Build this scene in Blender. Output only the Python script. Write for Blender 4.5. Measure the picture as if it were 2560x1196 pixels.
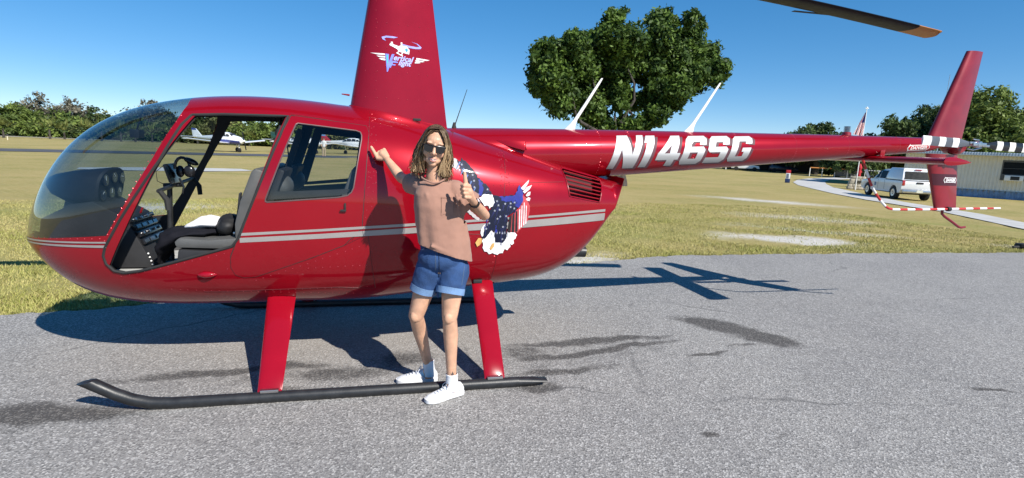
import bpy, bmesh, math, random
import numpy as np
from mathutils import Vector, Matrix, Euler
from mathutils.bvhtree import BVHTree
from mathutils.geometry import tessellate_polygon

for o in list(bpy.data.objects): bpy.data.objects.remove(o)
scene = bpy.context.scene
COL = scene.collection
rad = math.radians

# ------------------------------------------------------------------ camera
# world frame: x runs along the helicopter towards its tail, y away from the photographer, z up
cam = bpy.data.cameras.new('camera'); cam_ob = bpy.data.objects.new('camera', cam); COL.objects.link(cam_ob)
cam.sensor_width = 36.0; cam.lens = 36.0 * 1369.8 / 2560.0
cam.clip_start = 0.05; cam.clip_end = 3000.0
_yaw, _pitch, _roll = 0.242052, 0.166486, 0.042821
_f = Vector((math.sin(_yaw)*math.cos(_pitch), math.cos(_yaw)*math.cos(_pitch), -math.sin(_pitch)))
_r = Vector((math.cos(_yaw), -math.sin(_yaw), 0)); _u = _r.cross(_f)
_r2 = math.cos(_roll)*_r + math.sin(_roll)*_u; _u2 = -math.sin(_roll)*_r + math.cos(_roll)*_u
_m = Matrix((_r2, _u2, -_f)).transposed().to_4x4(); _m.translation = Vector((-0.11715, -4.61697, 1.68545))
cam_ob.matrix_world = _m
scene.camera = cam_ob

# ------------------------------------------------------------------ sky, sun, exposure
SUN_DIR = Vector((0.56, -1.03, 1.0)).normalized()          # towards the sun
SUN_EL = math.asin(SUN_DIR.z); SUN_AZ = math.atan2(SUN_DIR.x, SUN_DIR.y)
world = bpy.data.worlds.new('World'); scene.world = world; world.use_nodes = True
wn = world.node_tree.nodes; wl = world.node_tree.links
sky = wn.new('ShaderNodeTexSky'); sky.sky_type = 'NISHITA'; sky.sun_disc = False
sky.sun_elevation = SUN_EL; sky.sun_rotation = SUN_AZ
sky.air_density = 0.58; sky.dust_density = 0.0; sky.ozone_density = 3.5; sky.altitude = 0
bgn = wn['Background']; bgn.inputs['Strength'].default_value = 0.15
gam = wn.new('ShaderNodeGamma'); gam.inputs['Gamma'].default_value = 0.63
hsv = wn.new('ShaderNodeHueSaturation'); hsv.inputs['Saturation'].default_value = 1.62; hsv.inputs['Value'].default_value = 1.25
wl.new(sky.outputs['Color'], gam.inputs['Color']); wl.new(gam.outputs['Color'], hsv.inputs['Color']); wl.new(hsv.outputs['Color'], bgn.inputs['Color'])
sun = bpy.data.lights.new('sun', 'SUN'); sun.energy = 5.0; sun.angle = rad(0.53); sun.color = (1.0, 0.955, 0.88)
sun_ob = bpy.data.objects.new('sun', sun); COL.objects.link(sun_ob)
sun_ob.rotation_euler = SUN_DIR.to_track_quat('Z', 'Y').to_euler(); sun_ob.location = (6, -12, 14)
vs = scene.view_settings
vs.view_transform = 'Standard'; vs.look = 'None'; vs.gamma = 1.0; vs.use_curve_mapping = False; vs.exposure = 0.5
scene.render.engine = 'CYCLES'
scene.cycles.transparent_max_bounces = 16
scene.cycles.max_bounces = 6; scene.cycles.caustics_reflective = False; scene.cycles.caustics_refractive = False

# ------------------------------------------------------------------ materials
MATS = {}
def pmat(name, col, rough=0.5, metal=0.0, coat=0.0, spec=0.5, var=0.0, vscale=8.0, bump=0.0, bscale=60.0, sub=0.0, sheen=0.0, trans=0.0):
    if name in MATS: return MATS[name]
    m = bpy.data.materials.new(name); m.use_nodes = True; nt = m.node_tree; b = nt.nodes['Principled BSDF']
    b.inputs['Base Color'].default_value = (*col, 1); b.inputs['Roughness'].default_value = rough; b.inputs['Metallic'].default_value = metal
    b.inputs['Coat Weight'].default_value = coat; b.inputs['Coat Roughness'].default_value = 0.04; b.inputs['Specular IOR Level'].default_value = spec
    if sub: b.inputs['Subsurface Weight'].default_value = sub; b.inputs['Subsurface Radius'].default_value = (0.012, 0.005, 0.003); b.inputs['Subsurface Scale'].default_value = 0.6
    if sheen: b.inputs['Sheen Weight'].default_value = sheen
    tc = nt.nodes.new('ShaderNodeTexCoord')
    if var or bump:
        n = nt.nodes.new('ShaderNodeTexNoise'); n.inputs['Scale'].default_value = vscale; n.inputs['Detail'].default_value = 6.0
        nt.links.new(tc.outputs['Object'], n.inputs['Vector'])
    if var:
        r = nt.nodes.new('ShaderNodeMapRange'); r.inputs[1].default_value = 0.3; r.inputs[2].default_value = 0.7; r.inputs[3].default_value = 1-var; r.inputs[4].default_value = 1+var
        mx = nt.nodes.new('ShaderNodeVectorMath'); mx.operation = 'SCALE'; mx.inputs[0].default_value = col
        nt.links.new(n.outputs['Fac'], r.inputs[0]); nt.links.new(r.outputs[0], mx.inputs['Scale']); nt.links.new(mx.outputs[0], b.inputs['Base Color'])
        rr = nt.nodes.new('ShaderNodeMapRange'); rr.inputs[3].default_value = max(0.02, rough*0.8); rr.inputs[4].default_value = min(1, rough*1.25)
        nt.links.new(n.outputs['Fac'], rr.inputs[0]); nt.links.new(rr.outputs[0], b.inputs['Roughness'])
    if bump:
        n2 = nt.nodes.new('ShaderNodeTexNoise'); n2.inputs['Scale'].default_value = bscale; n2.inputs['Detail'].default_value = 4.0
        nt.links.new(tc.outputs['Object'], n2.inputs['Vector'])
        bp = nt.nodes.new('ShaderNodeBump'); bp.inputs['Strength'].default_value = bump; bp.inputs['Distance'].default_value = 0.01
        nt.links.new(n2.outputs['Fac'], bp.inputs['Height']); nt.links.new(bp.outputs[0], b.inputs['Normal'])
    MATS[name] = m; return m

def glass_mat(name, tint, rough=0.0, refl=1.0):
    m = bpy.data.materials.new(name); m.use_nodes = True; nt = m.node_tree; nt.nodes.clear()
    out = nt.nodes.new('ShaderNodeOutputMaterial'); mix = nt.nodes.new('ShaderNodeMixShader')
    tr = nt.nodes.new('ShaderNodeBsdfTransparent'); tr.inputs[0].default_value = (*tint, 1)
    gl = nt.nodes.new('ShaderNodeBsdfGlossy'); gl.inputs['Roughness'].default_value = rough; gl.inputs['Color'].default_value = (refl, refl, refl, 1)
    lw = nt.nodes.new('ShaderNodeLayerWeight'); pw = nt.nodes.new('ShaderNodeMath'); pw.operation = 'POWER'; pw.inputs[1].default_value = 2.9      # Schlick reflectance, same from both sides
    ml = nt.nodes.new('ShaderNodeMath'); ml.operation = 'MULTIPLY_ADD'; ml.inputs[1].default_value = 0.96; ml.inputs[2].default_value = 0.04
    nt.links.new(lw.outputs['Facing'], pw.inputs[0]); nt.links.new(pw.outputs[0], ml.inputs[0])
    nt.links.new(ml.outputs[0], mix.inputs[0]); nt.links.new(tr.outputs[0], mix.inputs[1]); nt.links.new(gl.outputs[0], mix.inputs[2])
    nt.links.new(mix.outputs[0], out.inputs[0]); MATS[name] = m; return m

RED = pmat('red metallic paint', (0.275, 0.0025, 0.010), rough=0.28, metal=0.22, coat=0.8, spec=0.08, var=0.05, vscale=3.0)
REDD = pmat('red gloss enamel', (0.265, 0.003, 0.012), rough=0.25, metal=0.0, coat=0.8, spec=0.1, var=0.05, vscale=5.0)
REDT = pmat('worn red paint', (0.25, 0.012, 0.022), rough=0.38, metal=0.2, coat=0.4, var=0.15, vscale=6.0)
REDF = pmat('muted red fairing paint', (0.285, 0.006, 0.020), rough=0.34, metal=0.35, coat=0.45, spec=0.1, var=0.10, vscale=2.5)
SILV = pmat('silver stripe paint', (0.335, 0.31, 0.295), rough=0.35, metal=0.25, coat=0.5, var=0.05)
BLK = pmat('black skid paint', (0.018, 0.019, 0.021), rough=0.42, var=0.3, vscale=14, bump=0.05, bscale=90)
TRIM = pmat('black interior trim', (0.016, 0.016, 0.018), rough=0.62, var=0.25, vscale=10)
BLKG = pmat('black gloss plastic', (0.012, 0.012, 0.014), rough=0.22, var=0.1)
RUB = pmat('black rubber', (0.02, 0.02, 0.02), rough=0.8, var=0.2)
WHT = pmat('white paint', (0.80, 0.80, 0.78), rough=0.35, coat=0.3, var=0.04)
CHR = pmat('bright metal', (0.55, 0.55, 0.56), rough=0.3, metal=1.0, var=0.1)
GREYL = pmat('grey leather', (0.085, 0.085, 0.083), rough=0.5, var=0.12, vscale=12, bump=0.15, bscale=120)
DIAL = pmat('instrument glass', (0.05, 0.06, 0.075), rough=0.1, coat=1.0, var=0.2, vscale=30)

# ------------------------------------------------------------------ mesh helpers
class MB:
    """collects vertices and faces; build() links them as ONE mesh object"""
    def __init__(s): s.v = []; s.f = []; s.mi = []
    def add(s, v, f, mi=0):
        k = len(s.v); s.v += [tuple(q) for q in v]; s.f += [tuple(i+k for i in q) for q in f]; s.mi += [mi]*len(f); return s
    def box(s, c, d, rot=None, mi=0, taper=(1, 1)):
        v = []
        for sz in (-1, 1):
            tx, ty = (1, 1) if sz < 0 else taper
            for sx, sy in ((-1, -1), (1, -1), (1, 1), (-1, 1)): v.append(Vector((sx*d[0]/2*tx, sy*d[1]/2*ty, sz*d[2]/2)))
        if rot is not None:
            R = rot if isinstance(rot, Matrix) else Euler(rot).to_matrix(); v = [R @ q for q in v]
        v = [q + Vector(c) for q in v]
        return s.add(v, [(0, 3, 2, 1), (4, 5, 6, 7), (0, 1, 5, 4), (1, 2, 6, 5), (2, 3, 7, 6), (3, 0, 4, 7)], mi)
    def tube(s, pts, r, n=10, cap=True, mi=0, flat=None):
        pts = [Vector(q) for q in pts]; N = len(pts)
        rs = r if isinstance(r, (list, tuple)) else [r]*N
        up = Vector((0, 0, 1)); v = []; prev = None
        for i, q in enumerate(pts):
            t = (pts[min(i+1, N-1)] - pts[max(i-1, 0)])
            if t.length < 1e-9: t = Vector((0, 0, 1))
            t.normalize()
            if prev is None:
                a = up if abs(t.z) < 0.92 else Vector((1, 0, 0)); n1 = t.cross(a).normalized()
            else:
                n1 = (prev - t*prev.dot(t)).normalized()
            prev = n1; n2 = t.cross(n1)
            rr = rs[i]; ra, rb = rr if isinstance(rr, (tuple, list)) else (rr, rr)
            for k in range(n):
                a = 2*math.pi*k/n; v.append(q + n1*math.cos(a)*ra + n2*math.sin(a)*rb)
        f = [(i*n+k, i*n+(k+1) % n, (i+1)*n+(k+1) % n, (i+1)*n+k) for i in range(N-1) for k in range(n)]
        if cap: f += [tuple(range(n-1, -1, -1)), tuple(range((N-1)*n, N*n))]
        return s.add(v, f, mi)
    def lathe(s, prof, n=20, c=(0, 0, 0), axis='Z', mi=0):
        v = []
        for r, h in prof:
            for k in range(n):
                a = 2*math.pi*k/n; x, y = r*math.cos(a), r*math.sin(a)
                q = {'Z': (x, y, h), 'Y': (x, h, y), 'X': (h, x, y)}[axis]; v.append((q[0]+c[0], q[1]+c[1], q[2]+c[2]))
        N = len(prof); f = [(i*n+k, i*n+(k+1) % n, (i+1)*n+(k+1) % n, (i+1)*n+k) for i in range(N-1) for k in range(n)]
        f += [tuple(range(n-1, -1, -1)), tuple(range((N-1)*n, N*n))]
        return s.add(v, f, mi)
    def ell(s, c, r, n=12, m=8, rot=None, mi=0):
        R = Matrix.Identity(3) if rot is None else (rot if isinstance(rot, Matrix) else Euler(rot).to_matrix())
        v = [Vector((0, 0, -r[2]))]
        for j in range(1, m):
            ph = -math.pi/2 + math.pi*j/m
            for k in range(n):
                a = 2*math.pi*k/n; v.append(Vector((r[0]*math.cos(ph)*math.cos(a), r[1]*math.cos(ph)*math.sin(a), r[2]*math.sin(ph))))
        v.append(Vector((0, 0, r[2])))
        v = [R @ q + Vector(c) for q in v]
        f = [(0, 1+(k+1) % n, 1+k) for k in range(n)]
        for j in range(m-2):
            for k in range(n): f.append((1+j*n+k, 1+j*n+(k+1) % n, 1+(j+1)*n+(k+1) % n, 1+(j+1)*n+k))
        L = len(v)-1; b = 1+(m-2)*n
        f += [(b+k, b+(k+1) % n, L) for k in range(n)]
        return s.add(v, f, mi)
    def prism(s, poly, a, b, axis='Y', mi=0):
        """extrude a 2D polygon between a and b along the axis; polygon is in the two other axes in x,y,z order"""
        n = len(poly); v = []
        for h in (a, b):
            for p, q in poly: v.append({'Y': (p, h, q), 'X': (h, p, q), 'Z': (p, q, h)}[axis])
        tri = tessellate_polygon([[Vector((p, q, 0)) for p, q in poly]])
        f = [t for t in tri] + [tuple(n+i for i in reversed(t)) for t in tri]
        f += [(i, (i+1) % n, n+(i+1) % n, n+i) for i in range(n)]
        return s.add(v, f, mi)
    def loft(s, rings, cap=True, mi=0, closed=True):
        n = len(rings[0]); v = [q for r in rings for q in r]; N = len(rings); K = n if closed else n-1
        f = [(i*n+k, i*n+(k+1) % n, (i+1)*n+(k+1) % n, (i+1)*n+k) for i in range(N-1) for k in range(K)]
        if cap and closed: f += [tuple(range(n-1, -1, -1)), tuple(range((N-1)*n, N*n))]
        return s.add(v, f, mi)
    def build(s, name, mat, parent=None, smooth=True, angle=35, bevel=0.0, loc=None, fix=True):
        me = bpy.data.meshes.new(name); me.from_pydata(s.v, [], s.f)
        mats = mat if isinstance(mat, (list, tuple)) else [mat]
        for m in mats: me.materials.append(m)
        if len(mats) > 1: me.polygons.foreach_set('material_index', s.mi)
        bm = bmesh.new(); bm.from_mesh(me)
        if fix: bmesh.ops.recalc_face_normals(bm, faces=bm.faces)
        if bevel:
            es = [e for e in bm.edges if len(e.link_faces) == 2 and e.calc_face_angle(0) > 0.5]
            bmesh.ops.bevel(bm, geom=es, offset=bevel, segments=2, affect='EDGES', profile=0.6)
        bm.to_mesh(me); bm.free()
        return link_mesh(name, me, parent, smooth, angle, loc)

def link_mesh(name, me, parent=None, smooth=True, angle=35, loc=None):
    if smooth:
        me.shade_smooth(); me.set_sharp_from_angle(angle=rad(angle))
    o = bpy.data.objects.new(name, me); COL.objects.link(o)
    if parent is not None: o.parent = parent
    if loc is not None: o.location = loc
    return o
def thing(name, label, cat, loc=(0, 0, 0), rz=0.0, group=None):
    o = bpy.data.objects.new(name, None); COL.objects.link(o); o.empty_display_size = 0.2
    o.location = loc; o.rotation_euler = (0, 0, rz); tag(o, label, cat, group); return o
def tag(o, label=None, cat=None, group=None, kind=None):
    if label: o['label'] = label
    if cat: o['category'] = cat
    if group: o['group'] = group
    if kind: o['kind'] = kind
    return o
def sub(name, parent):      # an empty that groups sub-parts of a part
    o = bpy.data.objects.new(name, None); COL.objects.link(o); o.parent = parent; return o
def copy_tree(o, parent=None):
    c = o.copy(); COL.objects.link(c); c.parent = parent
    for ch in list(o.children): copy_tree(ch, c)
    return c
def np_mesh(name, V, F, mat, parent=None, smooth=False, attr=None):
    """fast mesh from numpy arrays, F is (n,3) or (n,4)"""
    me = bpy.data.meshes.new(name); k = F.shape[1]
    me.vertices.add(len(V)); me.vertices.foreach_set('co', V.astype(np.float32).ravel())
    me.loops.add(F.size); me.loops.foreach_set('vertex_index', F.astype(np.int32).ravel())
    me.polygons.add(len(F)); me.polygons.foreach_set('loop_start', np.arange(0, F.size, k, dtype=np.int32))
    me.update(calc_edges=True); me.validate()
    me.materials.append(mat)
    if attr is not None:
        a = me.attributes.new('tone', 'FLOAT', 'POINT'); a.data.foreach_set('value', attr.astype(np.float32))
    if smooth: me.shade_smooth()
    o = bpy.data.objects.new(name, me); COL.objects.link(o)
    if parent is not None: o.parent = parent
    return o
def smoothstep(a, b, x):
    t = np.clip((x-a)/(b-a), 0, 1); return t*t*(3-2*t)

# ================================================================== the setting
def gz(x, y):
    """the apron is level; the lawn towards the trailer falls away by about half a metre"""
    x = np.asarray(x, float); y = np.asarray(y, float)
    d = np.hypot(x, y); return -0.013*np.clip(d-10, 0, 40)*smoothstep(0, 12, x)
def gzf(x, y): return float(gz(x, y))

def N(nt, kind, **kw):
    n = nt.nodes.new(kind)
    for k, v in kw.items():
        if k.startswith('i_'): n.inputs[k[2:].replace('_', ' ')].default_value = v
        else: setattr(n, k, v)
    return n
def math_n(nt, op, a, b=None, c=None, clamp=False):
    n = nt.nodes.new('ShaderNodeMath'); n.operation = op; n.use_clamp = clamp
    for i, q in enumerate((a, b, c)):
        if q is None: continue
        if isinstance(q, (int, float)): n.inputs[i].default_value = q
        else: nt.links.new(q, n.inputs[i])
    return n.outputs[0]
def mixc(nt, fac, a, b):
    n = nt.nodes.new('ShaderNodeMix'); n.data_type = 'RGBA'
    if isinstance(fac, (int, float)): n.inputs[0].default_value = fac
    else: nt.links.new(fac, n.inputs[0])
    for i, q in ((6, a), (7, b)):
        if isinstance(q, tuple): n.inputs[i].default_value = (*q, 1)
        else: nt.links.new(q, n.inputs[i])
    return n.outputs[2]
def noise(nt, vec, scale, detail=4, rough=0.55, dist=0.0):
    n = N(nt, 'ShaderNodeTexNoise'); n.inputs['Scale'].default_value = scale; n.inputs['Detail'].default_value = detail; n.inputs['Roughness'].default_value = rough; n.inputs['Distortion'].default_value = dist
    nt.links.new(vec, n.inputs['Vector']); return n.outputs['Fac']
def rng(nt, val, a, b, c=0.0, d=1.0, smooth=True):
    n = N(nt, 'ShaderNodeMapRange'); n.interpolation_type = 'SMOOTHSTEP' if smooth else 'LINEAR'
    nt.links.new(val, n.inputs[0])
    for i, q in enumerate((a, b, c, d)): n.inputs[i+1].default_value = q
    return n.outputs[0]
def blot(nt, vec, x, y, sx, sy, ang, soft=0.5):
    """0..1 mask of an elliptical patch on the ground"""
    mp = N(nt, 'ShaderNodeMapping', vector_type='TEXTURE'); mp.inputs['Location'].default_value = (x, y, 0); mp.inputs['Rotation'].default_value = (0, 0, rad(ang)); mp.inputs['Scale'].default_value = (sx, sy, 1)
    nt.links.new(vec, mp.inputs[0])
    sp = N(nt, 'ShaderNodeSeparateXYZ'); nt.links.new(mp.outputs[0], sp.inputs[0])
    r2 = math_n(nt, 'ADD', math_n(nt, 'MULTIPLY', sp.outputs[0], sp.outputs[0]), math_n(nt, 'MULTIPLY', sp.outputs[1], sp.outputs[1]))
    return rng(nt, math_n(nt, 'SQRT', r2), 1.0+soft*0.3, 1.0-soft, 0, 1)
def maxn(nt, lst):
    o = lst[0]
    for q in lst[1:]: o = math_n(nt, 'MAXIMUM', o, q)
    return o
def warped(nt, amt, scale):
    tc = N(nt, 'ShaderNodeTexCoord'); n = N(nt, 'ShaderNodeTexNoise'); n.inputs['Scale'].default_value = scale; n.inputs['Detail'].default_value = 5
    nt.links.new(tc.outputs['Object'], n.inputs['Vector'])
    s = N(nt, 'ShaderNodeVectorMath', operation='SUBTRACT'); nt.links.new(n.outputs['Color'], s.inputs[0]); s.inputs[1].default_value = (0.5, 0.5, 0.5)
    m = N(nt, 'ShaderNodeVectorMath', operation='SCALE'); nt.links.new(s.outputs[0], m.inputs[0]); m.inputs['Scale'].default_value = amt
    a = N(nt, 'ShaderNodeVectorMath', operation='ADD'); nt.links.new(tc.outputs['Object'], a.inputs[0]); nt.links.new(m.outputs[0], a.inputs[1])
    fl = N(nt, 'ShaderNodeVectorMath', operation='MULTIPLY'); nt.links.new(a.outputs[0], fl.inputs[0]); fl.inputs[1].default_value = (1, 1, 0)
    return tc.outputs['Object'], fl.outputs[0]

# ---- lawn material: dry tan grass over green, bare sandy patches
def lawn_material():
    m = bpy.data.materials.new('dry lawn'); m.use_nodes = True; nt = m.node_tree; b = nt.nodes['Principled BSDF']
    raw, wv = warped(nt, 1.6, 0.7)
    big = noise(nt, raw, 0.16, 4, 0.6, 0.4); mid = noise(nt, raw, 1.1, 6, 0.65); fine = noise(nt, raw, 9.0, 5, 0.7); hair = noise(nt, raw, 42.0, 3, 0.7)
    st = N(nt, 'ShaderNodeMapping'); st.inputs['Scale'].default_value = (0.10, 0.42, 1); st.inputs['Rotation'].default_value = (0, 0, rad(-30)); nt.links.new(raw, st.inputs[0])
    band = noise(nt, st.outputs[0], 1.0, 5, 0.6)
    g = math_n(nt, 'ADD', math_n(nt, 'MULTIPLY', big, 0.45), math_n(nt, 'ADD', math_n(nt, 'MULTIPLY', mid, 0.35), math_n(nt, 'MULTIPLY', band, 0.45)))
    fac = rng(nt, g, 0.44, 0.72)
    col = mixc(nt, fac, (0.200, 0.198, 0.050), (0.37, 0.285, 0.12))
    col = mixc(nt, math_n(nt, 'MULTIPLY', rng(nt, fine, 0.35, 0.70), 0.75), col, (0.41, 0.345, 0.15))
    col = mixc(nt, math_n(nt, 'MULTIPLY', rng(nt, hair, 0.5, 0.78), 0.5), col, (0.13, 0.135, 0.04))
    dead = rng(nt, math_n(nt, 'ADD', math_n(nt, 'MULTIPLY', band, 0.6), math_n(nt, 'MULTIPLY', fine, 0.4)), 0.60, 0.72)
    col = mixc(nt, math_n(nt, 'MULTIPLY', dead, 0.8), col, (0.46, 0.34, 0.20))
    lush = maxn(nt, [blot(nt, wv, -4.5, 2.6, 4.0, 2.2, 15, 1.0), blot(nt, wv, 4.6, 6.2, 3.4, 1.8, -20, 1.0), blot(nt, wv, 9.5, 4.1, 5.0, .40, 2, .9), blot(nt, wv, 16, 9.5, 5, 1.2, -35, 1.0), blot(nt, wv, -7, 8, 4, 1.5, 20, 1.0)])
    col = mixc(nt, math_n(nt, 'MULTIPLY', math_n(nt, 'MULTIPLY', lush, rng(nt, mid, .3, .6, .3, 1.0)), .65), col, mixc(nt, fine, (0.13, 0.175, 0.035), (0.24, 0.27, 0.065)))
    sand = maxn(nt, [blot(nt, wv, 8.3, 5.15, 1.7, 0.8, -22, 0.6), blot(nt, wv, 2.6, 3.25, 1.5, 0.42, 12, 0.9), blot(nt, wv, 12.5, 9.5, 2.4, 1.0, -25, 1.0),
                     blot(nt, wv, 16.5, 16.0, 3.4, 1.2, -40, 1.0), blot(nt, wv, -4.9, 9.4, 1.3, 1.4, 0, 0.7), blot(nt, wv, 10.5, 6.6, 2.2, 0.5, -30, 1.0), blot(nt, wv, 14.2, 4.6, 1.0, 0.35, -10, 0.9)])
    sand = math_n(nt, 'MULTIPLY', sand, rng(nt, math_n(nt, 'ADD', math_n(nt, 'MULTIPLY', fine, 0.6), math_n(nt, 'MULTIPLY', mid, 0.4)), 0.34, 0.52))
    col = mixc(nt, sand, col, mixc(nt, rng(nt, hair, 0.3, 0.7), (0.46, 0.43, 0.39), (0.66, 0.63, 0.58)))
    nt.links.new(col, b.inputs['Base Color']); b.inputs['Roughness'].default_value = 0.95; b.inputs['Specular IOR Level'].default_value = 0.15
    bp = N(nt, 'ShaderNodeBump'); bp.inputs['Strength'].default_value = 0.7; bp.inputs['Distance'].default_value = 0.05
    nt.links.new(math_n(nt, 'ADD', fine, math_n(nt, 'MULTIPLY', hair, 0.5)), bp.inputs['Height']); nt.links.new(bp.outputs[0], b.inputs['Normal'])
    return m
xs = np.unique(np.concatenate([np.linspace(-500, -60, 23), np.linspace(-60, -12, 25), np.linspace(-12, 20, 129), np.linspace(20, 70, 26), np.linspace(70, 600, 28)]))
ys = np.unique(np.concatenate([np.linspace(-60, -6, 10), np.linspace(-6, 14, 81), np.linspace(14, 60, 24), np.linspace(60, 900, 32)]))
X, Y = np.meshgrid(xs, ys); nx, ny = len(xs), len(ys)
near = smoothstep(60, 20, np.hypot(X, Y))
Zg = gz(X, Y) - 0.015 + 0.012*near*(np.sin(X*2.1+1.3*np.sin(Y*1.7))*np.cos(Y*2.4+X*0.6))
idx = np.arange(nx*ny).reshape(ny, nx)
F = np.stack([idx[:-1, :-1], idx[:-1, 1:], idx[1:, 1:], idx[1:, :-1]], -1).reshape(-1, 4)
tag(np_mesh('grass_field', np.stack([X, Y, Zg], -1).reshape(-1, 3), F, lawn_material(), smooth=True), 'wide dry tan and green grass airfield around the apron', 'grass', kind='structure')

# ---- asphalt apron: weathered grey with pale aggregate and dark oil stains
def asphalt_material():
    m = bpy.data.materials.new('weathered asphalt'); m.use_nodes = True; nt = m.node_tree; b = nt.nodes['Principled BSDF']
    raw, wv = warped(nt, 0.34, 2.3)
    big = noise(nt, raw, 0.5, 5, 0.6); mid = noise(nt, raw, 5.0, 6, 0.7)
    vo = N(nt, 'ShaderNodeTexVoronoi'); vo.inputs['Scale'].default_value = 100.0; nt.links.new(raw, vo.inputs['Vector'])
    sp = N(nt, 'ShaderNodeSeparateColor'); nt.links.new(vo.outputs['Color'], sp.inputs[0])
    vo2 = N(nt, 'ShaderNodeTexVoronoi'); vo2.inputs['Scale'].default_value = 140.0; nt.links.new(raw, vo2.inputs['Vector'])
    sp2 = N(nt, 'ShaderNodeSeparateColor'); nt.links.new(vo2.outputs['Color'], sp2.inputs[0])
    base = mixc(nt, rng(nt, big, 0.3, 0.7), (0.235, 0.226, 0.217), (0.305, 0.292, 0.275))
    base = mixc(nt, math_n(nt, 'MULTIPLY', rng(nt, mid, 0.35, 0.7), 0.4), base, (0.19, 0.185, 0.185))
    stone = rng(nt, sp.outputs[0], 0.55, 0.95); dark = rng(nt, sp.outputs[1], 0.62, 0.95)
    col = mixc(nt, math_n(nt, 'MULTIPLY', stone, 0.75), base, (0.50, 0.485, 0.465))
    col = mixc(nt, math_n(nt, 'MULTIPLY', dark, 0.65), col, (0.10, 0.096, 0.094))
    col = mixc(nt, math_n(nt, 'MULTIPLY', rng(nt, sp2.outputs[0], 0.6, 1.0), 0.5), col, (0.10, 0.098, 0.10))
    tan = math_n(nt, 'MULTIPLY', blot(nt, wv, -0.2, 0.2, 2.6, 1.0, 6, 1.0), 0.35)
    col = mixc(nt, tan, col, (0.40, 0.35, 0.29))
    stains = [(1.5, -0.55, 1.5, 0.33, 6, .34), (-0.9, -0.62, 1.5, 0.30, 5, .34), (-2.3, -1.05, 1.2, 0.22, -2, .4), (0.3, -0.95, 1.3, 0.10, 3, .45), (-1.15, -0.52, 0.9, 0.10, 4, .9), (-0.42, -0.66, 0.55, 0.20, 3, .7), (0.05, -0.45, 0.35, 0.22, 0, .75), (-2.1, -1.02, 0.8, 0.17, -6, .95), (-2.6, -1.2, 0.6, 0.2, 0, .6), (-0.75, -0.95, 0.45, 0.10, 3, .6),
              (1.75, -0.25, 1.0, 0.095, 3, .9), (1.70, -0.47, 1.0, 0.085, 8, 1.0), (1.25, -0.82, 0.65, 0.09, 4, .75), (1.05, -0.45, 0.40, 0.20, 10, .6), (3.20, -0.02, 0.58, 0.27, -50, 1.0), (3.44, -0.40, 0.42, 0.24, -28, 1.0), (3.1, .22, .22, .12, -30, .9), (2.64, -0.68, 0.28, 0.04, 10, .85), (3.05, -0.55, 0.22, 0.03, 0, .6),
              (1.02, -1.12, 0.24, 0.12, 0, .75), (1.81, -1.92, 0.07, 0.05, -25, .85), (2.3, -1.98, 0.12, 0.03, 10, .45), (4.44, -1.63, 0.16, 0.03, -28, .8), (2.1, -1.55, 0.14, 0.04, 0, .4)]
    ms = []
    for x, y, a, c, ang, s in stains: ms.append(math_n(nt, 'MULTIPLY', blot(nt, wv, x, y, a*1.12, c*1.12, ang, 0.9), s))
    pat = noise(nt, raw, 14.0, 5, 0.75)
    st = math_n(nt, 'ADD', maxn(nt, ms), math_n(nt, 'ADD', math_n(nt, 'MULTIPLY', math_n(nt, 'SUBTRACT', mid, .5), .9), math_n(nt, 'MULTIPLY', math_n(nt, 'SUBTRACT', pat, .5), .5)))
    st = math_n(nt, 'MULTIPLY', rng(nt, st, .20, .78), .85)
    col = mixc(nt, math_n(nt, 'MULTIPLY', st, 1.0, clamp=True), col, mixc(nt, stone, (0.050, 0.046, 0.044), (0.13, 0.12, 0.11)))
    # fine sealed crack lines
    cv = N(nt, 'ShaderNodeTexVoronoi', feature='DISTANCE_TO_EDGE'); cv.inputs['Scale'].default_value = 0.33; nt.links.new(wv, cv.inputs['Vector'])
    crack = math_n(nt, 'MULTIPLY', rng(nt, cv.outputs['Distance'], 0.006, 0.0), rng(nt, big, 0.48, 0.6))
    col = mixc(nt, math_n(nt, 'MULTIPLY', crack, 0.55), col, (0.06, 0.058, 0.06))
    nt.links.new(col, b.inputs['Base Color']); b.inputs['Roughness'].default_value = 0.9; b.inputs['Specular IOR Level'].default_value = 0.25
    bp = N(nt, 'ShaderNodeBump'); bp.inputs['Strength'].default_value = 0.55; bp.inputs['Distance'].default_value = 0.006
    nt.links.new(math_n(nt, 'ADD', vo.outputs['Distance'], math_n(nt, 'MULTIPLY', mid, 0.6)), bp.inputs['Height']); nt.links.new(bp.outputs[0], b.inputs['Normal'])
    return m
edge_pts = [(-45, -9), (-14, -1.6), (-6, 0.35), (-3.4, 1.01), (-2.55, 1.22), (-0.5, 1.85), (1.2, 2.45), (2.8, 2.92), (3.8, 3.28), (4.8, 3.5), (7.25, 3.58), (9.5, 3.62), (13, 3.8), (25, 4.1), (70, 5)]
def edge_y(x): return np.interp(x, [a for a, b in edge_pts], [b for a, b in edge_pts])
random.seed(3); rs = np.random.RandomState(5)
ax = np.unique(np.concatenate([np.linspace(-45, -5, 41), np.linspace(-5, 14, 477), np.linspace(14, 70, 57)]))
jag = sum(a*np.sin(ax*w+ph) for a, w, ph in ((.02, 3.1, 0), (.018, 7.7, 1), (.014, 17.3, 2), (.01, 41, 3), (.012, 29, .5)))*smoothstep(-8, -4, ax)*smoothstep(16, 12, ax)
V = []; K = 26
fr = np.concatenate([np.linspace(0, .8, 13), np.linspace(.8, 1, 14)[1:]])
for i, x in enumerate(ax):
    e = float(edge_y(x)) + jag[i]
    for t in fr: V.append((x, -40+(e+40)*t, 0))
V = np.array(V); V[:, 2] = gz(V[:, 0], V[:, 1]) + 0.006
idx = np.arange(len(V)).reshape(len(ax), len(fr))
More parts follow.
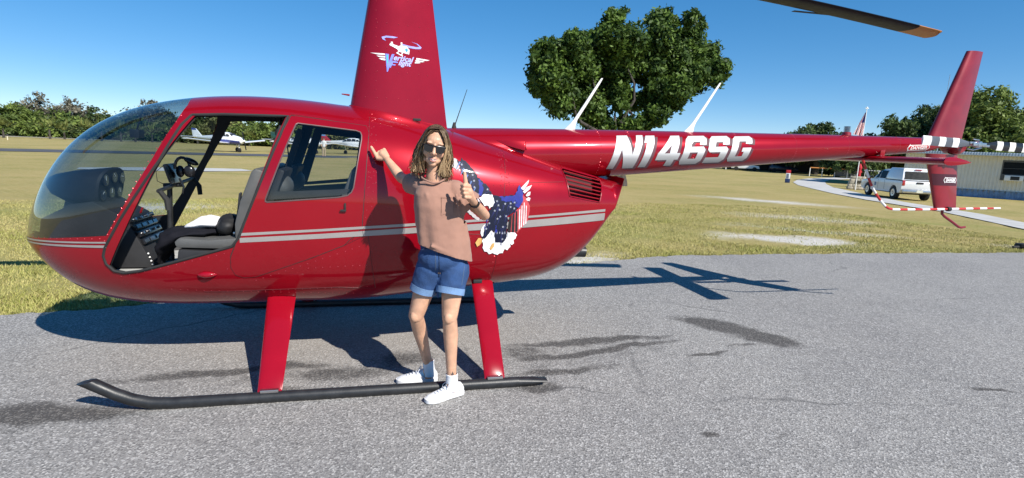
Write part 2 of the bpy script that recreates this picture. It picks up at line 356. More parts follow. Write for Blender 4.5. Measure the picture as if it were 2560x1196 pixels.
F = np.stack([idx[:-1, :-1], idx[1:, :-1], idx[1:, 1:], idx[:-1, 1:]], -1).reshape(-1, 4)
tag(np_mesh('asphalt_apron', V, F, asphalt_material(), smooth=True), 'weathered grey asphalt apron with dark oil stains', 'asphalt', kind='structure')

def strip(name, pts, mat, label, cat, lift=0.008, w=None):
    """flat strip on the ground; pts = centre line, w = widths"""
    V = []; Fc = []; P = [Vector((a, b, 0)) for a, b in pts]
    for i, q in enumerate(P):
        t = (P[min(i+1, len(P)-1)] - P[max(i-1, 0)]).normalized(); n = Vector((-t.y, t.x, 0)); ww = w[i]/2
        for s in (-1, -.33, .33, 1):
            c = q+n*ww*s; V.append((c.x, c.y, gzf(c.x, c.y)+lift))
    for i in range(len(P)-1):
        for k in range(3): Fc.append((i*4+k, (i+1)*4+k, (i+1)*4+k+1, i*4+k+1))
    o = np_mesh(name, np.array(V), np.array(Fc), mat, smooth=True); tag(o, label, cat, kind='structure'); return o
TARM = pmat('dark taxiway asphalt', (0.075, 0.076, 0.082), rough=0.9, var=0.2, vscale=0.8)
CONC = pmat('pale concrete', (0.46, 0.45, 0.43), rough=0.9, var=0.12, vscale=1.2)
ln = [(-70, 14.5), (-50, 26.8), (-36, 34.8), (-26, 40.8), (-18, 45.2), (-8, 50.5), (2, 55.0), (14, 60)]
strip('taxiway', ln, TARM, 'dark asphalt taxiway strip crossing the field far behind the helicopter', 'taxiway', w=[6.0]*len(ln))
strip('runway', [(-150, 72), (-90, 88), (-55, 99), (-10, 112), (40, 126)], pmat('pale worn runway', (0.33, 0.31, 0.27), rough=.95, var=.2, vscale=.3), 'pale worn runway strip near the far treeline', 'runway', w=[7]*5)
strip('concrete_pad', [(-12.6, 22.6), (-11, 23.2), (-8.6, 24.1), (-6.9, 24.7), (-6.2, 24.2)], CONC, 'pale concrete tie down pad in the grass seen through the cabin', 'pad', w=[1.2, 2.4, 3.0, 2.2, .5])
pth = [(62, 57), (50, 49.6), (44.5, 44.8), (39.5, 39.4), (35.8, 34.6), (32.2, 29.2), (28.4, 23.4), (25.6, 18.6), (23.2, 12.9), (21.0, 9.6), (18.8, 6.3), (17.0, 3.6)]
strip('footpath', pth, CONC, 'curving pale concrete footpath leading past the pickup truck', 'path', lift=0.012, w=[2.6, 2.4, 2.6, 2.8, 2.6, 2.4, 2.2, 1.8, 1.5, 1.35, 1.3, 1.3])

# ---- short grass blades near the apron (nobody could count them)
def grass_blades():
    rs = np.random.RandomState(11)
    n = 230000
    P = np.concatenate([np.stack([rs.uniform(-9, -1.2, n//2), rs.uniform(0.0, 1, n//2)**1.5*10.5, np.zeros(n//2)], 1), np.stack([rs.uniform(1.5, 16, n//2), rs.uniform(0, 1, n//2)**1.6*9.5, np.zeros(n//2)], 1)])
    e = edge_y(P[:, 0]) + 0.015 + 0.05*rs.rand(len(P)); P[:, 1] += e
    # leave bare what is sandy
    for cx, cy, sx, sy in ((8.3, 5.15, 1.6, .75), (2.5, 3.25, 1.2, .3)):
        d = np.hypot((P[:, 0]-cx)/sx, (P[:, 1]-cy)/sy); P = P[(d > 1) | (rs.rand(len(P)) < 0.06)]
    k = len(P); P[:, 2] = gz(P[:, 0], P[:, 1])-0.015
    clump = 0.5+0.5*np.sin(P[:, 0]*1.9+2*np.sin(P[:, 1]*1.1))*np.cos(P[:, 1]*2.3+P[:, 0])
    h = (0.016+0.030*rs.rand(k))*(0.6+0.8*clump); a = rs.uniform(0, 2*np.pi, k); w = 0.004+0.004*rs.rand(k); lean = h*rs.uniform(.2, 1.1, k); la = rs.uniform(0, 2*np.pi, k)
    d = np.stack([np.cos(a)*w, np.sin(a)*w, 0*a], 1)
    T = P + np.stack([np.cos(la)*lean, np.sin(la)*lean, h], 1)
    V = np.stack([P-d, P+d, T], 1).reshape(-1, 3); F = np.arange(3*k).reshape(-1, 3)
    tone = np.repeat(np.clip(0.55*rs.rand(k)+0.5*(1-clump), 0, 1), 3)
    m = bpy.data.materials.new('grass blades'); m.use_nodes = True; nt = m.node_tree; b = nt.nodes['Principled BSDF']
    at = N(nt, 'ShaderNodeAttribute', attribute_name='tone')
    nt.links.new(mixc(nt, at.outputs['Fac'], (0.24, 0.265, 0.055), (0.50, 0.41, 0.19)), b.inputs['Base Color']); b.inputs['Roughness'].default_value = 0.7; b.inputs['Specular IOR Level'].default_value = 0.2
    o = np_mesh('lawn_grass', V, F, m, attr=tone); tag(o, 'short dry grass blades bordering the asphalt apron', 'grass', kind='stuff')
grass_blades()

# ================================================================== the helicopter
# side profile and plan of the cabin, metres, mast at x = 0
XN, XR = -2.6, 1.875
ss = smoothstep
def xu(x): return x-.05*ss(-1.75, -2.55, x)      # rounds the nose in slightly
def z_top(x):
    x = xu(x); t = np.sqrt(np.maximum(x-XN, 0)); f = .905+t*np.polyval([0.6276, -3.6066, 8.2696, -9.6217, 5.1818, 0.1516], t)
    r = 1.925-.232*(x+.1)-.010*(x+.1)**2
    return f+(r-f)*ss(-.45, .25, x)
def z_bot(x):
    x = xu(x); t = np.sqrt(np.maximum(x-XN, 0)); f = .905+t*np.polyval([0.7207, -3.5269, 6.1999, -4.2571, 0.3768], t)
    s = np.sqrt(np.maximum(XR-x, 0)); r = 1.45+s*np.polyval([1.6464, -7.5046, 12.1264, -7.5934, 0.4144], s)
    return f+(r-f)*ss(-.9, .0, x)
def half_w(x):
    x = xu(x); u = np.clip((-.75-x)/1.85, 0, 1); f = .645*np.sqrt(np.maximum(1-u**2.5, 0)); v = np.clip((x+.1)/1.975, 0, 1)
    return f-.27*v**2
def z_mid(x): x = xu(x); return .905+.19*ss(-2.6, -1.2, x)+.12*ss(.3, 1.7, x)
def expo(x): x = xu(x); return 2.0+.75*ss(-2.5, -1.3, x)
def side(x, z):
    x = np.asarray(x, float); z = np.asarray(z, float)
    zt, zb, zm, n = z_top(x), z_bot(x), z_mid(x), expo(x); zm = np.minimum(np.maximum(zm, zb+.01), zt-.01)
    q = np.where(z > zm, (z-zm)/(zt-zm), (zm-z)/(zm-zb)); q = np.clip(q, 0, .9999)
    return half_w(x)*(1-q**n)**(1/n)
def Yb(x, z, off=0.0): return -float(side(x, z))-off      # near side (towards the photographer)

heli = thing('helicopter', 'red helicopter with silver stripes parked on the asphalt, its front door off', 'helicopter')
HELI = heli

# --- skin: dense loft, then cut along window, door and seam outlines
nxs, nth = 170, 120
tt = np.linspace(0, 1, nxs); xst = np.where(tt < .5, XN+(2.2375)*(2*tt)**2/1.0*1.0, 0)
xst = np.concatenate([XN+.05+0.85*np.linspace(0.02, 1, 50)**2, np.linspace(XN+0.9, 1.45, 92)[1:], XR-0.003-(XR-0.003-1.45)*np.linspace(1, 0, 28)[1:]**2])
bmS = bmesh.new(); rows = []
for x in xst:
    zt, zb, zm, hw, n = float(z_top(x)), float(z_bot(x)), float(z_mid(x)), float(half_w(x)), float(expo(x))
    if zt-zb < 0.02: zt = zb+0.02
    zm = min(max(zm, zb+.01), zt-.01); row = []
    for k in range(nth):
        a = 2*math.pi*k/nth; c, s = math.cos(a), math.sin(a)
        y = -hw*math.copysign(abs(c)**(2/n), c); z = zm+(zt-zm if s > 0 else zm-zb)*math.copysign(abs(s)**(2/n), s)
        row.append(bmS.verts.new((x, y, z)))
    rows.append(row)
for i in range(len(rows)-1):
    for k in range(nth): bmS.faces.new((rows[i][k], rows[i+1][k], rows[i+1][(k+1) % nth], rows[i][(k+1) % nth]))
bmS.faces.new(rows[0]); bmS.faces.new(list(reversed(rows[-1])))
bmesh.ops.recalc_face_normals(bmS, faces=bmS.faces)
bmS.normal_update()
REF = bmS.copy(); REFT = BVHTree.FromBMesh(REF); REF.faces.ensure_lookup_table()
def ref_normal(co):
    loc, nor, fi, d = REFT.find_nearest(co)
    f = REF.faces[fi]; w = 0; n = Vector()
    for v in f.verts:
        k = 1.0/(1e-5+(v.co-loc).length_squared); n += v.normal*k; w += k
    return (n/w).normalized()

REG = bmS.faces.layers.int.new('region')
def cut(poly, region, where):
    """poly: convex outline in (x,z); where(face centre) selects the part of the skin it may cut"""
    area = sum(poly[i][0]*poly[(i+1) % len(poly)][1]-poly[(i+1) % len(poly)][0]*poly[i][1] for i in range(len(poly)))
    if area < 0: poly = poly[::-1]
    inside = [f for f in bmS.faces if where(f.calc_center_median())]
    cx = sum(a for a, b in poly)/len(poly); cz = sum(b for a, b in poly)/len(poly)
    for i in range(len(poly)):
        a, b = poly[i], poly[(i+1) % len(poly)]
        d = (b[0]-a[0], b[1]-a[1]); no = Vector((d[1], 0, -d[0])).normalized()      # outward for counter clockwise in (x,z)
        geom = list({v for f in inside for v in f.verts}) + list({e for f in inside for e in f.edges}) + inside
        r = bmesh.ops.bisect_plane(bmS, geom=geom, dist=1e-5, plane_co=(a[0], 0, a[1]), plane_no=no)
        fs = {g for g in r['geom'] if isinstance(g, bmesh.types.BMFace)} | {f for f in inside if f.is_valid}
        inside = [f for f in fs if f.is_valid and (f.calc_center_median()-Vector((a[0], 0, a[1]))).dot(no) < 1e-6]
    for f in inside: f[REG] = region
    return inside
SHIELD = [(-2.9, 0.885), (-1.858, 0.997), (-1.758, 1.160), (-1.554, 1.510), (-1.428, 1.760), (-1.388, 1.875), (-1.40, 1.93), (-1.43, 1.97), (-2.9, 2.2)]
FDOOR = [(-1.338, 1.806), (-1.138, 1.820), (-0.732, 1.829), (-0.772, 1.695), (-0.893, 1.369), (-1.000, 1.098), (-1.033, 1.004), (-1.081, 0.941), (-1.438, 0.831), (-1.673, 0.759), (-1.778, 0.741), (-1.84, 0.753), (-1.881, 0.804), (-1.890, 0.86), (-1.872, 0.916), (-1.761, 1.107), (-1.505, 1.507), (-1.389, 1.740)]
RDOOR = [(-0.714, 1.836), (-1.027, 1.032), (-1.093, 0.876), (-1.098, 0.788), (-1.074, 0.734), (-1.025, 0.714), (-0.947, 0.720), (-0.571, 0.860), (-0.355, 0.950), (-0.232, 1.076), (-0.187, 1.748), (-0.207, 1.789)]
RWIN = [(-0.675, 1.776), (-0.663, 1.784), (-0.275, 1.752), (-0.245, 1.742), (-0.236, 1.720), (-0.236, 1.690), (-0.288, 1.357), (-0.303, 1.325), (-0.328, 1.303), (-0.393, 1.288), (-0.850, 1.246), (-0.862, 1.252), (-0.860, 1.268)]
GRILLE = [(1.325, 1.520), (1.345, 1.533), (1.665, 1.462), (1.690, 1.440), (1.640, 1.268), (1.36, 1.318)]
cut(SHIELD, 1, lambda c: c.x < -1.3)
for sgn, base in ((-1, 0), (1, 10)):
    cut(FDOOR, 2+base, lambda c: c.x < -.6 and c.y*sgn > .2)
    cut(RDOOR, 3+base, lambda c: -1.2 < c.x < -.1 and c.y*sgn > .2)
    cut(RWIN, 4+base, lambda c: -1.0 < c.x < -.15 and c.y*sgn > .2)
    cut(GRILLE, 5+base, lambda c: 1.2 < c.x < 1.8 and c.y*sgn > .1)

def skin_piece(name, regions, mat, parent, out=0.0, flip=False, xmax=9.0):
    b2 = bmesh.new(); mp = {}
    for f in bmS.faces:
        if f[REG] in regions and f.calc_center_median().x < xmax:
            vs = []
            for v in f.verts:
                if v not in mp: mp[v] = b2.verts.new(v.co)
                vs.append(mp[v])
            try: b2.faces.new(vs[::-1] if flip else vs)
            except ValueError: pass
    nors = [ref_normal(v.co) for v in b2.verts]
    if out:
        for v, n in zip(b2.verts, nors): v.co += n*out
    me = bpy.data.meshes.new(name); b2.to_mesh(me)
    for p in me.polygons: p.use_smooth = True
    me.normals_split_custom_set_from_vertices([(-n if flip else n) for n in nors])
    me.materials.append(mat)
    # boundary loops for seals and rims
    o = bpy.data.objects.new(name, me); COL.objects.link(o); o.parent = parent
    b2.free(); return o
def outline_tube(poly, r, name, mat, parent, sgn=-1, off=0.0, n=6, closed=True, dens=0.04, mb=None):
    P = []; m = len(poly)
    for i in range(m if closed else m-1):
        a, b = poly[i], poly[(i+1) % m]; k = max(1, int(math.hypot(b[0]-a[0], b[1]-a[1])/dens))
        for j in range(k):
            x = a[0]+(b[0]-a[0])*j/k; z = a[1]+(b[1]-a[1])*j/k; P.append((x, sgn*(float(side(x, z))+off), z))
    if closed: P.append(P[0])
    else: x, z = poly[-1]; P.append((x, sgn*(float(side(x, z))+off), z))
    mm = mb or MB(); mm.tube(P, r, n, cap=not closed)
    return mm if mb else mm.build(name, mat, parent)

fus = skin_piece('fuselage', {0}, RED, heli)
skin_piece('interior_lining', {0}, TRIM, fus, out=-0.022, flip=True, xmax=-0.1)
TINT = glass_mat('tinted acrylic', (0.58, 0.66, 0.71), refl=0.9)
CLEAR = glass_mat('clear acrylic', (0.80, 0.83, 0.83), refl=0.9)
ws = skin_piece('windshield', {1}, TINT, heli)
tag(ws, 'curved tinted bubble windshield')
for sgn, base in ((-1, 0), (1, 10)):
    dr = skin_piece('rear_door', {3+base}, RED, heli, out=0.003)
    skin_piece('door_lining', {3+base}, TRIM, dr, out=-0.02, flip=True)
    skin_piece('window', {4+base}, CLEAR, dr)
    outline_tube(RDOOR, 0.0035, 'door_seam', RUB, dr, sgn)
    outline_tube(RWIN, 0.005, 'window_frame', pmat('worn metal edge', (.14, .09, .09), .5, .3, var=.2), dr, sgn, 0.002)
    # broad black inner frame of the window
    inner = [(-0.60, 1.725), (-0.285, 1.700), (-0.335, 1.345), (-0.74, 1.30)]
    fr = MB(); ring = []
    for i, (x, z) in enumerate([(-0.655, 1.772), (-0.26, 1.742), (-0.31, 1.315), (-0.845, 1.262)]): ring.append((x, sgn*(float(side(x, z))-.02), z))
    rin = [(x, sgn*(float(side(x, z))-.024), z) for x, z in inner]
    if sgn < 0: pass
    fr.add(ring+rin, [(i, (i+1) % 4, 4+(i+1) % 4, 4+i) for i in range(4)])
    if sgn > 0: fr.build('window_surround', TRIM, dr, smooth=False)
    else:
        lowf = MB(); q = [(-0.845, 1.262), (-0.39, 1.30), (-0.335, 1.315), (-0.315, 1.345), (-0.35, 1.345), (-0.66, 1.325), (-0.80, 1.318)]
        v = [(x, -(float(side(x, z))-.018), z) for x, z in q]; lowf.add(v, [tuple(range(len(q)))]); lowf.build('window_sill', TRIM, dr, smooth=False)
    outline_tube(FDOOR, 0.010, 'door_opening_seal', RUB, fus, sgn, -0.002, 8)
    outline_tube(FDOOR, 0.003, 'door_opening_edge', RUB, fus, sgn, 0.006, 6)
# door latch
mb = MB(); x, z = -0.345, 1.225; y = Yb(x, z)
mb.box((x, y-.008, z), (.012, .016, .05)); mb.box((x-.012, y-.016, z-.026), (.04, .012, .014)); mb.build('door_latch', RUB, fus, bevel=.003)

# --- seams, rivets
seams = [[(-0.182, 1.895), (-0.187, 1.72), (-0.205, 1.442), (-0.232, 1.10), (-0.301, 0.985)], [(0.831, 1.655), (0.81, 1.407), (0.751, 0.64)], [(0.811, 1.413), (1.317, 1.428)],
         [(-0.716, 1.846), (-0.521, 1.824), (-0.216, 1.785)], [(-0.355, 0.948), (-0.191, 1.033), (0.15, 1.049), (0.75, 1.02)], [(1.318, 1.52), (1.355, 1.31)], [(-0.19, 1.02), (-0.14, 0.60)], [(-1.3, .60), (-1.15, .60), (-.4, .62), (-.15, .60)]]
mb = MB()
for s in seams: outline_tube(s, 0.0022, '', None, None, -1, 0.0, 5, False, mb=mb)
mb.build('panel_seam', pmat('dark seam', (.10, .004, .008), .5, var=.1), fus)
rv = MB(); random.seed(4)
def rivet(x, z, r=0.004):
    y = Yb(x, z); n = ref_normal(Vector((x, y, z))); q = Vector((x, y, z)); t = n.cross(Vector((0, 0, 1))).normalized(); b = n.cross(t)
    v = [q+t*r*math.cos(a)+b*r*math.sin(a) for a in [k*math.pi/3 for k in range(6)]]+[q+n*r*.75]
    rv.add(v, [(i, (i+1) % 6, 6) for i in range(6)])
def rivet_line(a, b, step=.05, r=.004):
    k = max(1, int(math.hypot(b[0]-a[0], b[1]-a[1])/step))
    for i in range(k+1): rivet(a[0]+(b[0]-a[0])*i/k+random.uniform(-.003, .003), a[1]+(b[1]-a[1])*i/k, r)
for a, b in (((-1.87, .962), (-1.405, 1.80)), ((-2.40, .945), (-1.90, .975)), ((-1.80, .715), (-1.08, .905)), ((-1.05, .90), (-1.12, .78)), ((-.70, 1.80), (-1.01, 1.03)), ((-.165, 1.88), (-.205, 1.15)), ((-.145, 1.55), (-.175, 1.12)),
             ((-.95, .69), (-.25, .94)), ((-.90, .60), (-.20, .62)), ((.80, 1.64), (.78, 1.38)), ((.825, 1.52), (.80, 1.40)), ((-.05, 1.05), (.75, .99)), ((.76, .95), (.72, .65)), ((.72, 1.395), (1.30, 1.41)), ((-1.5, .62), (-.2, .55)), ((-.6, .78), (-.2, .80)), ((1.36, 1.30), (1.62, 1.25))):
    rivet_line(a, b, .05)
for i in range(26): rivet(-.16+random.uniform(-.03, .03), random.uniform(1.3, 1.85), .005)
for i in range(30): rivet(.80+random.uniform(-.03, .05), 1.39+random.uniform(-.02, .25), .005)
RVM = pmat('rivet heads lightened as glints', (.50, .05, .07), .3, metal=.5, coat=.3, var=.1)  # paler than the skin: the heads' bright highlights are put into the colour
o = rv.build('rivet', RVM, fus, smooth=False, fix=False); o['kind'] = 'stuff'

# --- silver stripes lie on the skin
def skin_sheet(name, xs_, lo, hi, mat, parent, off, sgn=-1, nz=3, surf=None):
    V = []; Fc = []; surf = surf or (lambda x, z: float(side(x, z)))
    for x in xs_:
        for j in range(nz+1):
            z = lo(x)+(hi(x)-lo(x))*j/nz; V.append((x, sgn*(surf(x, z)+off), z))
    n = nz+1
    for i in range(len(xs_)-1):
        for j in range(nz): Fc.append((i*n+j, (i+1)*n+j, (i+1)*n+j+1, i*n+j+1))
    m = MB(); m.add(V, Fc); return m.build(name, mat, parent)
SX = [-2.56, -2.387, -1.861, -1.024, -.514, .142, 1.004, 1.603, 1.75]
ip = lambda ys: (lambda x: float(np.interp(x, SX, ys)))
thT, thB = ip([.925, .932, .957, 1.035, 1.066, 1.113, 1.166, 1.206, 1.215]), ip([.914, .921, .946, 1.016, 1.049, 1.093, 1.150, 1.186, 1.195])
tkT, tkB = ip([.903, .910, .933, 1.002, 1.032, 1.081, 1.131, 1.173, 1.182]), ip([.893, .900, .916, .969, .998, 1.040, 1.076, 1.113, 1.122])
for sgn in (-1, 1):
    for lo, hi, off in ((thB, thT, .0045), (tkB, tkT, .0045)):
        for x0, x1 in ((-2.53, -1.862), (-1.030, 1.70)):
            k = max(3, int((x1-x0)/.03)); rear = [x0+(x1-x0)*i/k for i in range(k+1)]
            if x0 < -2: rear = [-2.538+(x1+2.538)*(i/40)**2 for i in range(41)]
            skin_sheet('stripe', rear, lo, hi, SILV, fus, off, sgn, 2)

# --- cooling grille behind the cowl: dark box, five slats, end plate
for sgn in (-1, 1):
    mb = MB(); ins = []
    for x, z in GRILLE: ins.append((x, sgn*(float(side(x, z))), z))
    back = [(x, sgn*(abs(y)-.12), z) for x, y, z in ins]
    n = len(ins); mb.add(ins+back, [(i, (i+1) % n, n+(i+1) % n, n+i) for i in range(n)]+[tuple(range(n, 2*n))])
    g = mb.build('cooling_grille', pmat('dark red duct', (.05, .004, .006), .6, var=.3), heli, smooth=False)
    for k in range(6):
        t = (k+.5)/6.2; A = (1.345+(1.36-1.345)*t*.6, 1.528-(.205)*t); B = (1.688-.045*t, 1.452-(.18)*t)
        m2 = MB(); pts = []
        for j in range(7):
            x = A[0]+(B[0]-A[0])*j/6; z = A[1]+(B[1]-A[1])*j/6; pts.append((x, sgn*(float(side(x, z))-.004), z))
        ring = [[(x, y, z+.005), (x, y+(-sgn)*.035, z-.008), (x, y+(-sgn)*.035, z-.013), (x, y, z-.003)] for x, y, z in pts]
        m2.loft(ring); m2.build('slat', REDD, g, smooth=False)
    outline_tube(GRILLE, .006, 'grille_frame', REDD, g, sgn, .001)
# --- mast fairing: tapered streamlined tower
def airfoil(x0, x1, th, z0, z1, n=28):
    out = []
    for k in range(n):
        a = 2*math.pi*k/n; u = .5-.5*math.cos(a)            # 0 front .. 1 rear
        t = th*(2.97*math.sqrt(max(u, 0))-1.26*u-3.516*u*u+2.843*u**3-1.036*u**4)
        out.append((x0+(x1-x0)*u, (t if a <= math.pi else -t), z0+(z1-z0)*u))
    return out
FA0 = (-0.345, 0.432, 1.905, 1.80); FA1 = (-0.150, 0.255, 3.05, 3.07)
def fa_th(t): return .105+(.085-.105)*t
rings = []
for i in range(15):
    t = i/14.0; rings.append(airfoil(FA0[0]+(FA1[0]-FA0[0])*t, FA0[1]+(FA1[1]-FA0[1])*t, fa_th(t), FA0[2]+(FA1[2]-FA0[2])*t, FA0[3]+(FA1[3]-FA0[3])*t))
mb = MB(); mb.loft(rings); fair = mb.build('mast_fairing', REDF, heli, angle=50)
def fairY(x, z):
    t = min(1, max(0, (z-1.85)/1.2)); x0 = FA0[0]+(FA1[0]-FA0[0])*t; x1 = FA0[1]+(FA1[1]-FA0[1])*t; u = min(1, max(0.0, (x-x0)/(x1-x0)))
    return fa_th(t)*(2.97*math.sqrt(u)-1.26*u-3.516*u*u+2.843*u**3-1.036*u**4)
mb = MB(); mb.tube([(-.34, -.03, 2.03), (-.40, -.03, 2.035)], [.008, .004], 8); mb.build('pitot_tube', REDT, fair)
frv = MB()
for zz in (2.02, 2.22, 2.40, 2.58, 2.76):
    for j in range(7):
        x = -.22+.08*j+(.01 if j % 2 else 0)
        if x < .33: frv.lathe([(.004, 0), (.0025, -.003)], 6, (x, -fairY(x, zz)-.0002, zz), 'Y')
for zz in np.linspace(1.95, 2.8, 14): frv.lathe([(.0035, 0), (.002, -.0025)], 6, (-.14, -fairY(-.14, zz), zz), 'Y')
o = frv.build('fairing_rivet', RVM, fair, smooth=False); o['kind'] = 'stuff'
# fairing foot flange and latch
mb = MB(); mb.loft([[(x, y*1.12, z-.004) for x, y, z in airfoil(-.36, .45, .11, 1.935, 1.80)], [(x, y, z+.022) for x, y, z in airfoil(-.345, .43, .103, 1.935, 1.80)]]); mb.build('fairing_flange', RED, fair)
mb = MB(); mb.box((.17, -.20, 1.862), (.06, .03, .02)); mb.build('cowl_latch', RUB, fus, bevel=.004)

# --- tail boom
BX = [0.15, .45, .9, 1.5, 2.0, 3.0, 4.3, 5.35, 5.62]; BT = [1.80, 1.818, 1.838, 1.859, 1.874, 1.903, 1.938, 1.958, 1.955]; BB = [1.30, 1.34, 1.39, 1.43, 1.472, 1.572, 1.703, 1.808, 1.85]
def boom_top(x): return float(np.interp(x, BX, BT))
def boom_bot(x): return float(np.interp(x, BX, BB))
def boomY(x, z):
    zt, zb = boom_top(x), boom_bot(x); c, r = (zt+zb)/2, (zt-zb)/2; q = min(.9999, abs((z-c)/r)); w = r*(1.0+.12*max(0, (1.2-x)))
    return w*math.sqrt(1-q*q)
rings = []
bxs = list(np.linspace(.15, 5.35, 80))+[5.45, 5.54, 5.60, 5.62]
for x in bxs:
    zt, zb = boom_top(x), boom_bot(x); c, r = (zt+zb)/2, (zt-zb)/2; w = r*(1.0+.12*max(0, (1.2-x)))
    if x > 5.4: r *= math.sqrt(max(.02, 1-((x-5.4)/.225)**2)); w *= math.sqrt(max(.02, 1-((x-5.4)/.225)**2))
    rings.append([(x, -w*math.cos(a), c+r*math.sin(a)) for a in [2*math.pi*k/48 for k in range(48)]])
mb = MB(); mb.loft(rings); boom = mb.build('tail_boom', RED, heli, angle=60)
brv = MB()
for x in (1.72, 2.0, 2.62, 3.08, 3.72, 4.34, 4.98):
    zt, zb = boom_top(x), boom_bot(x); c, r = (zt+zb)/2, (zt-zb)/2
    for k in range(22):
        a = -1.4+2.8*k/21; q = Vector((x, -math.cos(a)*r, c+math.sin(a)*r)); n = Vector((0, -math.cos(a), math.sin(a)))
        s = .0045; t = Vector((1, 0, 0)); b = n.cross(t); v = [q+t*s*math.cos(u)+b*s*math.sin(u) for u in [j*math.pi/3 for j in range(6)]]+[q+n*s*.8]
        brv.add(v, [(j, (j+1) % 6, 6) for j in range(6)])
o = brv.build('boom_rivet', RVM, boom, smooth=False, fix=False); o['kind'] = 'stuff'
# fairing where the cowl meets the boom, and the raised inlet with a dark mouth
mb = MB(); sc = [(.78, 1.735), (1.04, 1.735), (1.045, 1.655), (.86, 1.70)]
def bsurf(x, z): return max(boomY(x, z), float(side(x, z)) if z < float(z_top(x)) else 0)
v = []
for x, z in sc: v.append((x, -boomY(x, z)+.01, z))
v2 = [(.80, -boomY(.80, 1.735)-.002, 1.733), (1.035, -boomY(1.035, 1.735)-.045, 1.735), (1.04, -boomY(1.04, 1.66)-.045, 1.658), (.87, -boomY(.87, 1.70)-.004, 1.698)]
mb.add(v+v2, [(0, 1, 2, 3), (4, 5, 6, 7), (0, 1, 5, 4), (1, 2, 6, 5), (2, 3, 7, 6), (3, 0, 4, 7)]); scp = mb.build('air_scoop', RED, heli, bevel=.004)
mb = MB(); mb.add([(1.0385, -boomY(1.03, 1.735)-.040, 1.728), (1.0435, -boomY(1.04, 1.66)-.040, 1.664), (1.0435, -boomY(1.04, 1.66)-.004, 1.664), (1.0385, -boomY(1.03, 1.735)-.004, 1.728)], [(0, 1, 2, 3)])
for q in range(4): mb.v[q] = (mb.v[q][0]+.004, mb.v[q][1], mb.v[q][2])
mb.build('scoop_mouth', TRIM, scp, smooth=False)
# --- fins
def fin(name, pts, th, mat, par):
    """pts: front-bottom, front-top, rear-top, rear-bottom in (x,z)"""
    (a, b, c, d) = pts; rings = []
    for i in range(7):
        t = i/6; x0 = a[0]+(b[0]-a[0])*t; x1 = d[0]+(c[0]-d[0])*t; z0 = a[1]+(b[1]-a[1])*t; z1 = d[1]+(c[1]-d[1])*t
        rings.append(airfoil(x0, x1, th*(1-.35*t), z0, z1, 20))
    m = MB(); m.loft(rings); return m.build(name, mat, par, angle=50)
fin('upper_fin', [(5.405, 1.95), (5.735, 2.85), (5.947, 2.856), (5.863, 1.95)], .05, REDT, heli)
lf = fin('lower_fin', [(5.420, 1.80), (5.653, 1.222), (5.954, 1.228), (5.847, 1.80)], .045, REDT, heli)
def finlow_band(z0, z1, mat, name, off):
    e = lambda z, A, B: A[0]+(B[0]-A[0])*(z-A[1])/(B[1]-A[1])
    V = []; Fc = []
    for j in range(3):
        z = z0+(z1-z0)*j/2; xa = e(z, (5.42, 1.80), (5.653, 1.222)); xb = e(z, (5.847, 1.80), (5.954, 1.228)); th = .045*(1-.35*(1.8-z)/.578)
        for i in range(13):
            u = .03+.94*i/12; t = th*(2.97*math.sqrt(u)-1.26*u-3.516*u*u+2.843*u**3-1.036*u**4); V.append((xa+(xb-xa)*u, -t-off, z))
    for j in range(2):
        for i in range(12): Fc.append((j*13+i, j*13+i+1, (j+1)*13+i+1, (j+1)*13+i))
    m = MB(); m.add(V, Fc); return m.build(name, mat, lf)
finlow_band(1.475, 1.595, pmat('dark red band', (.055, .006, .014), .4, var=.1), 'warning_band', .002)
# --- horizontal stabilizer, brackets, tip caps
rings = []
for i in range(9):
    y = -.82+1.64*i/8; rings.append([(4.64+.29*u, y, 1.72+t) for u, t in [((.5-.5*math.cos(2*math.pi*k/24)), .030*(1 if k <= 12 else -1)*math.sin(min(2*math.pi*k/24, 2*math.pi-2*math.pi*k/24))*(1.35-.7*(.5-.5*math.cos(2*math.pi*k/24)))) for k in range(24)]])
mb = MB(); mb.loft(rings); stb = mb.build('horizontal_stabilizer', RED, heli, angle=50)
for s in (-1, 1):
    pr = [(4.632, 1.720), (4.645, 1.742), (4.68, 1.757), (4.73, 1.760), (4.80, 1.752), (4.88, 1.736), (4.945, 1.718), (4.88, 1.704), (4.80, 1.692), (4.73, 1.685), (4.68, 1.686), (4.645, 1.698)]
    mb = MB(); mb.prism(pr, s*.822, s*.834); mb.build('stabilizer_tip', REDD, stb, bevel=.003)
    mb = MB(); mb.box((4.775, s*.085, 1.80), (.055, .012, .13)); mb.build('stabilizer_bracket', REDD, stb, bevel=.003)
    for zz in (1.750, 1.85):
        for xx in (4.760, 4.790):
            m2 = MB(); m2.lathe([(.006, 0), (.004, s*.005)], 8, (xx, s*.091, zz), 'Y'); m2.build('bolt', CHR, stb)
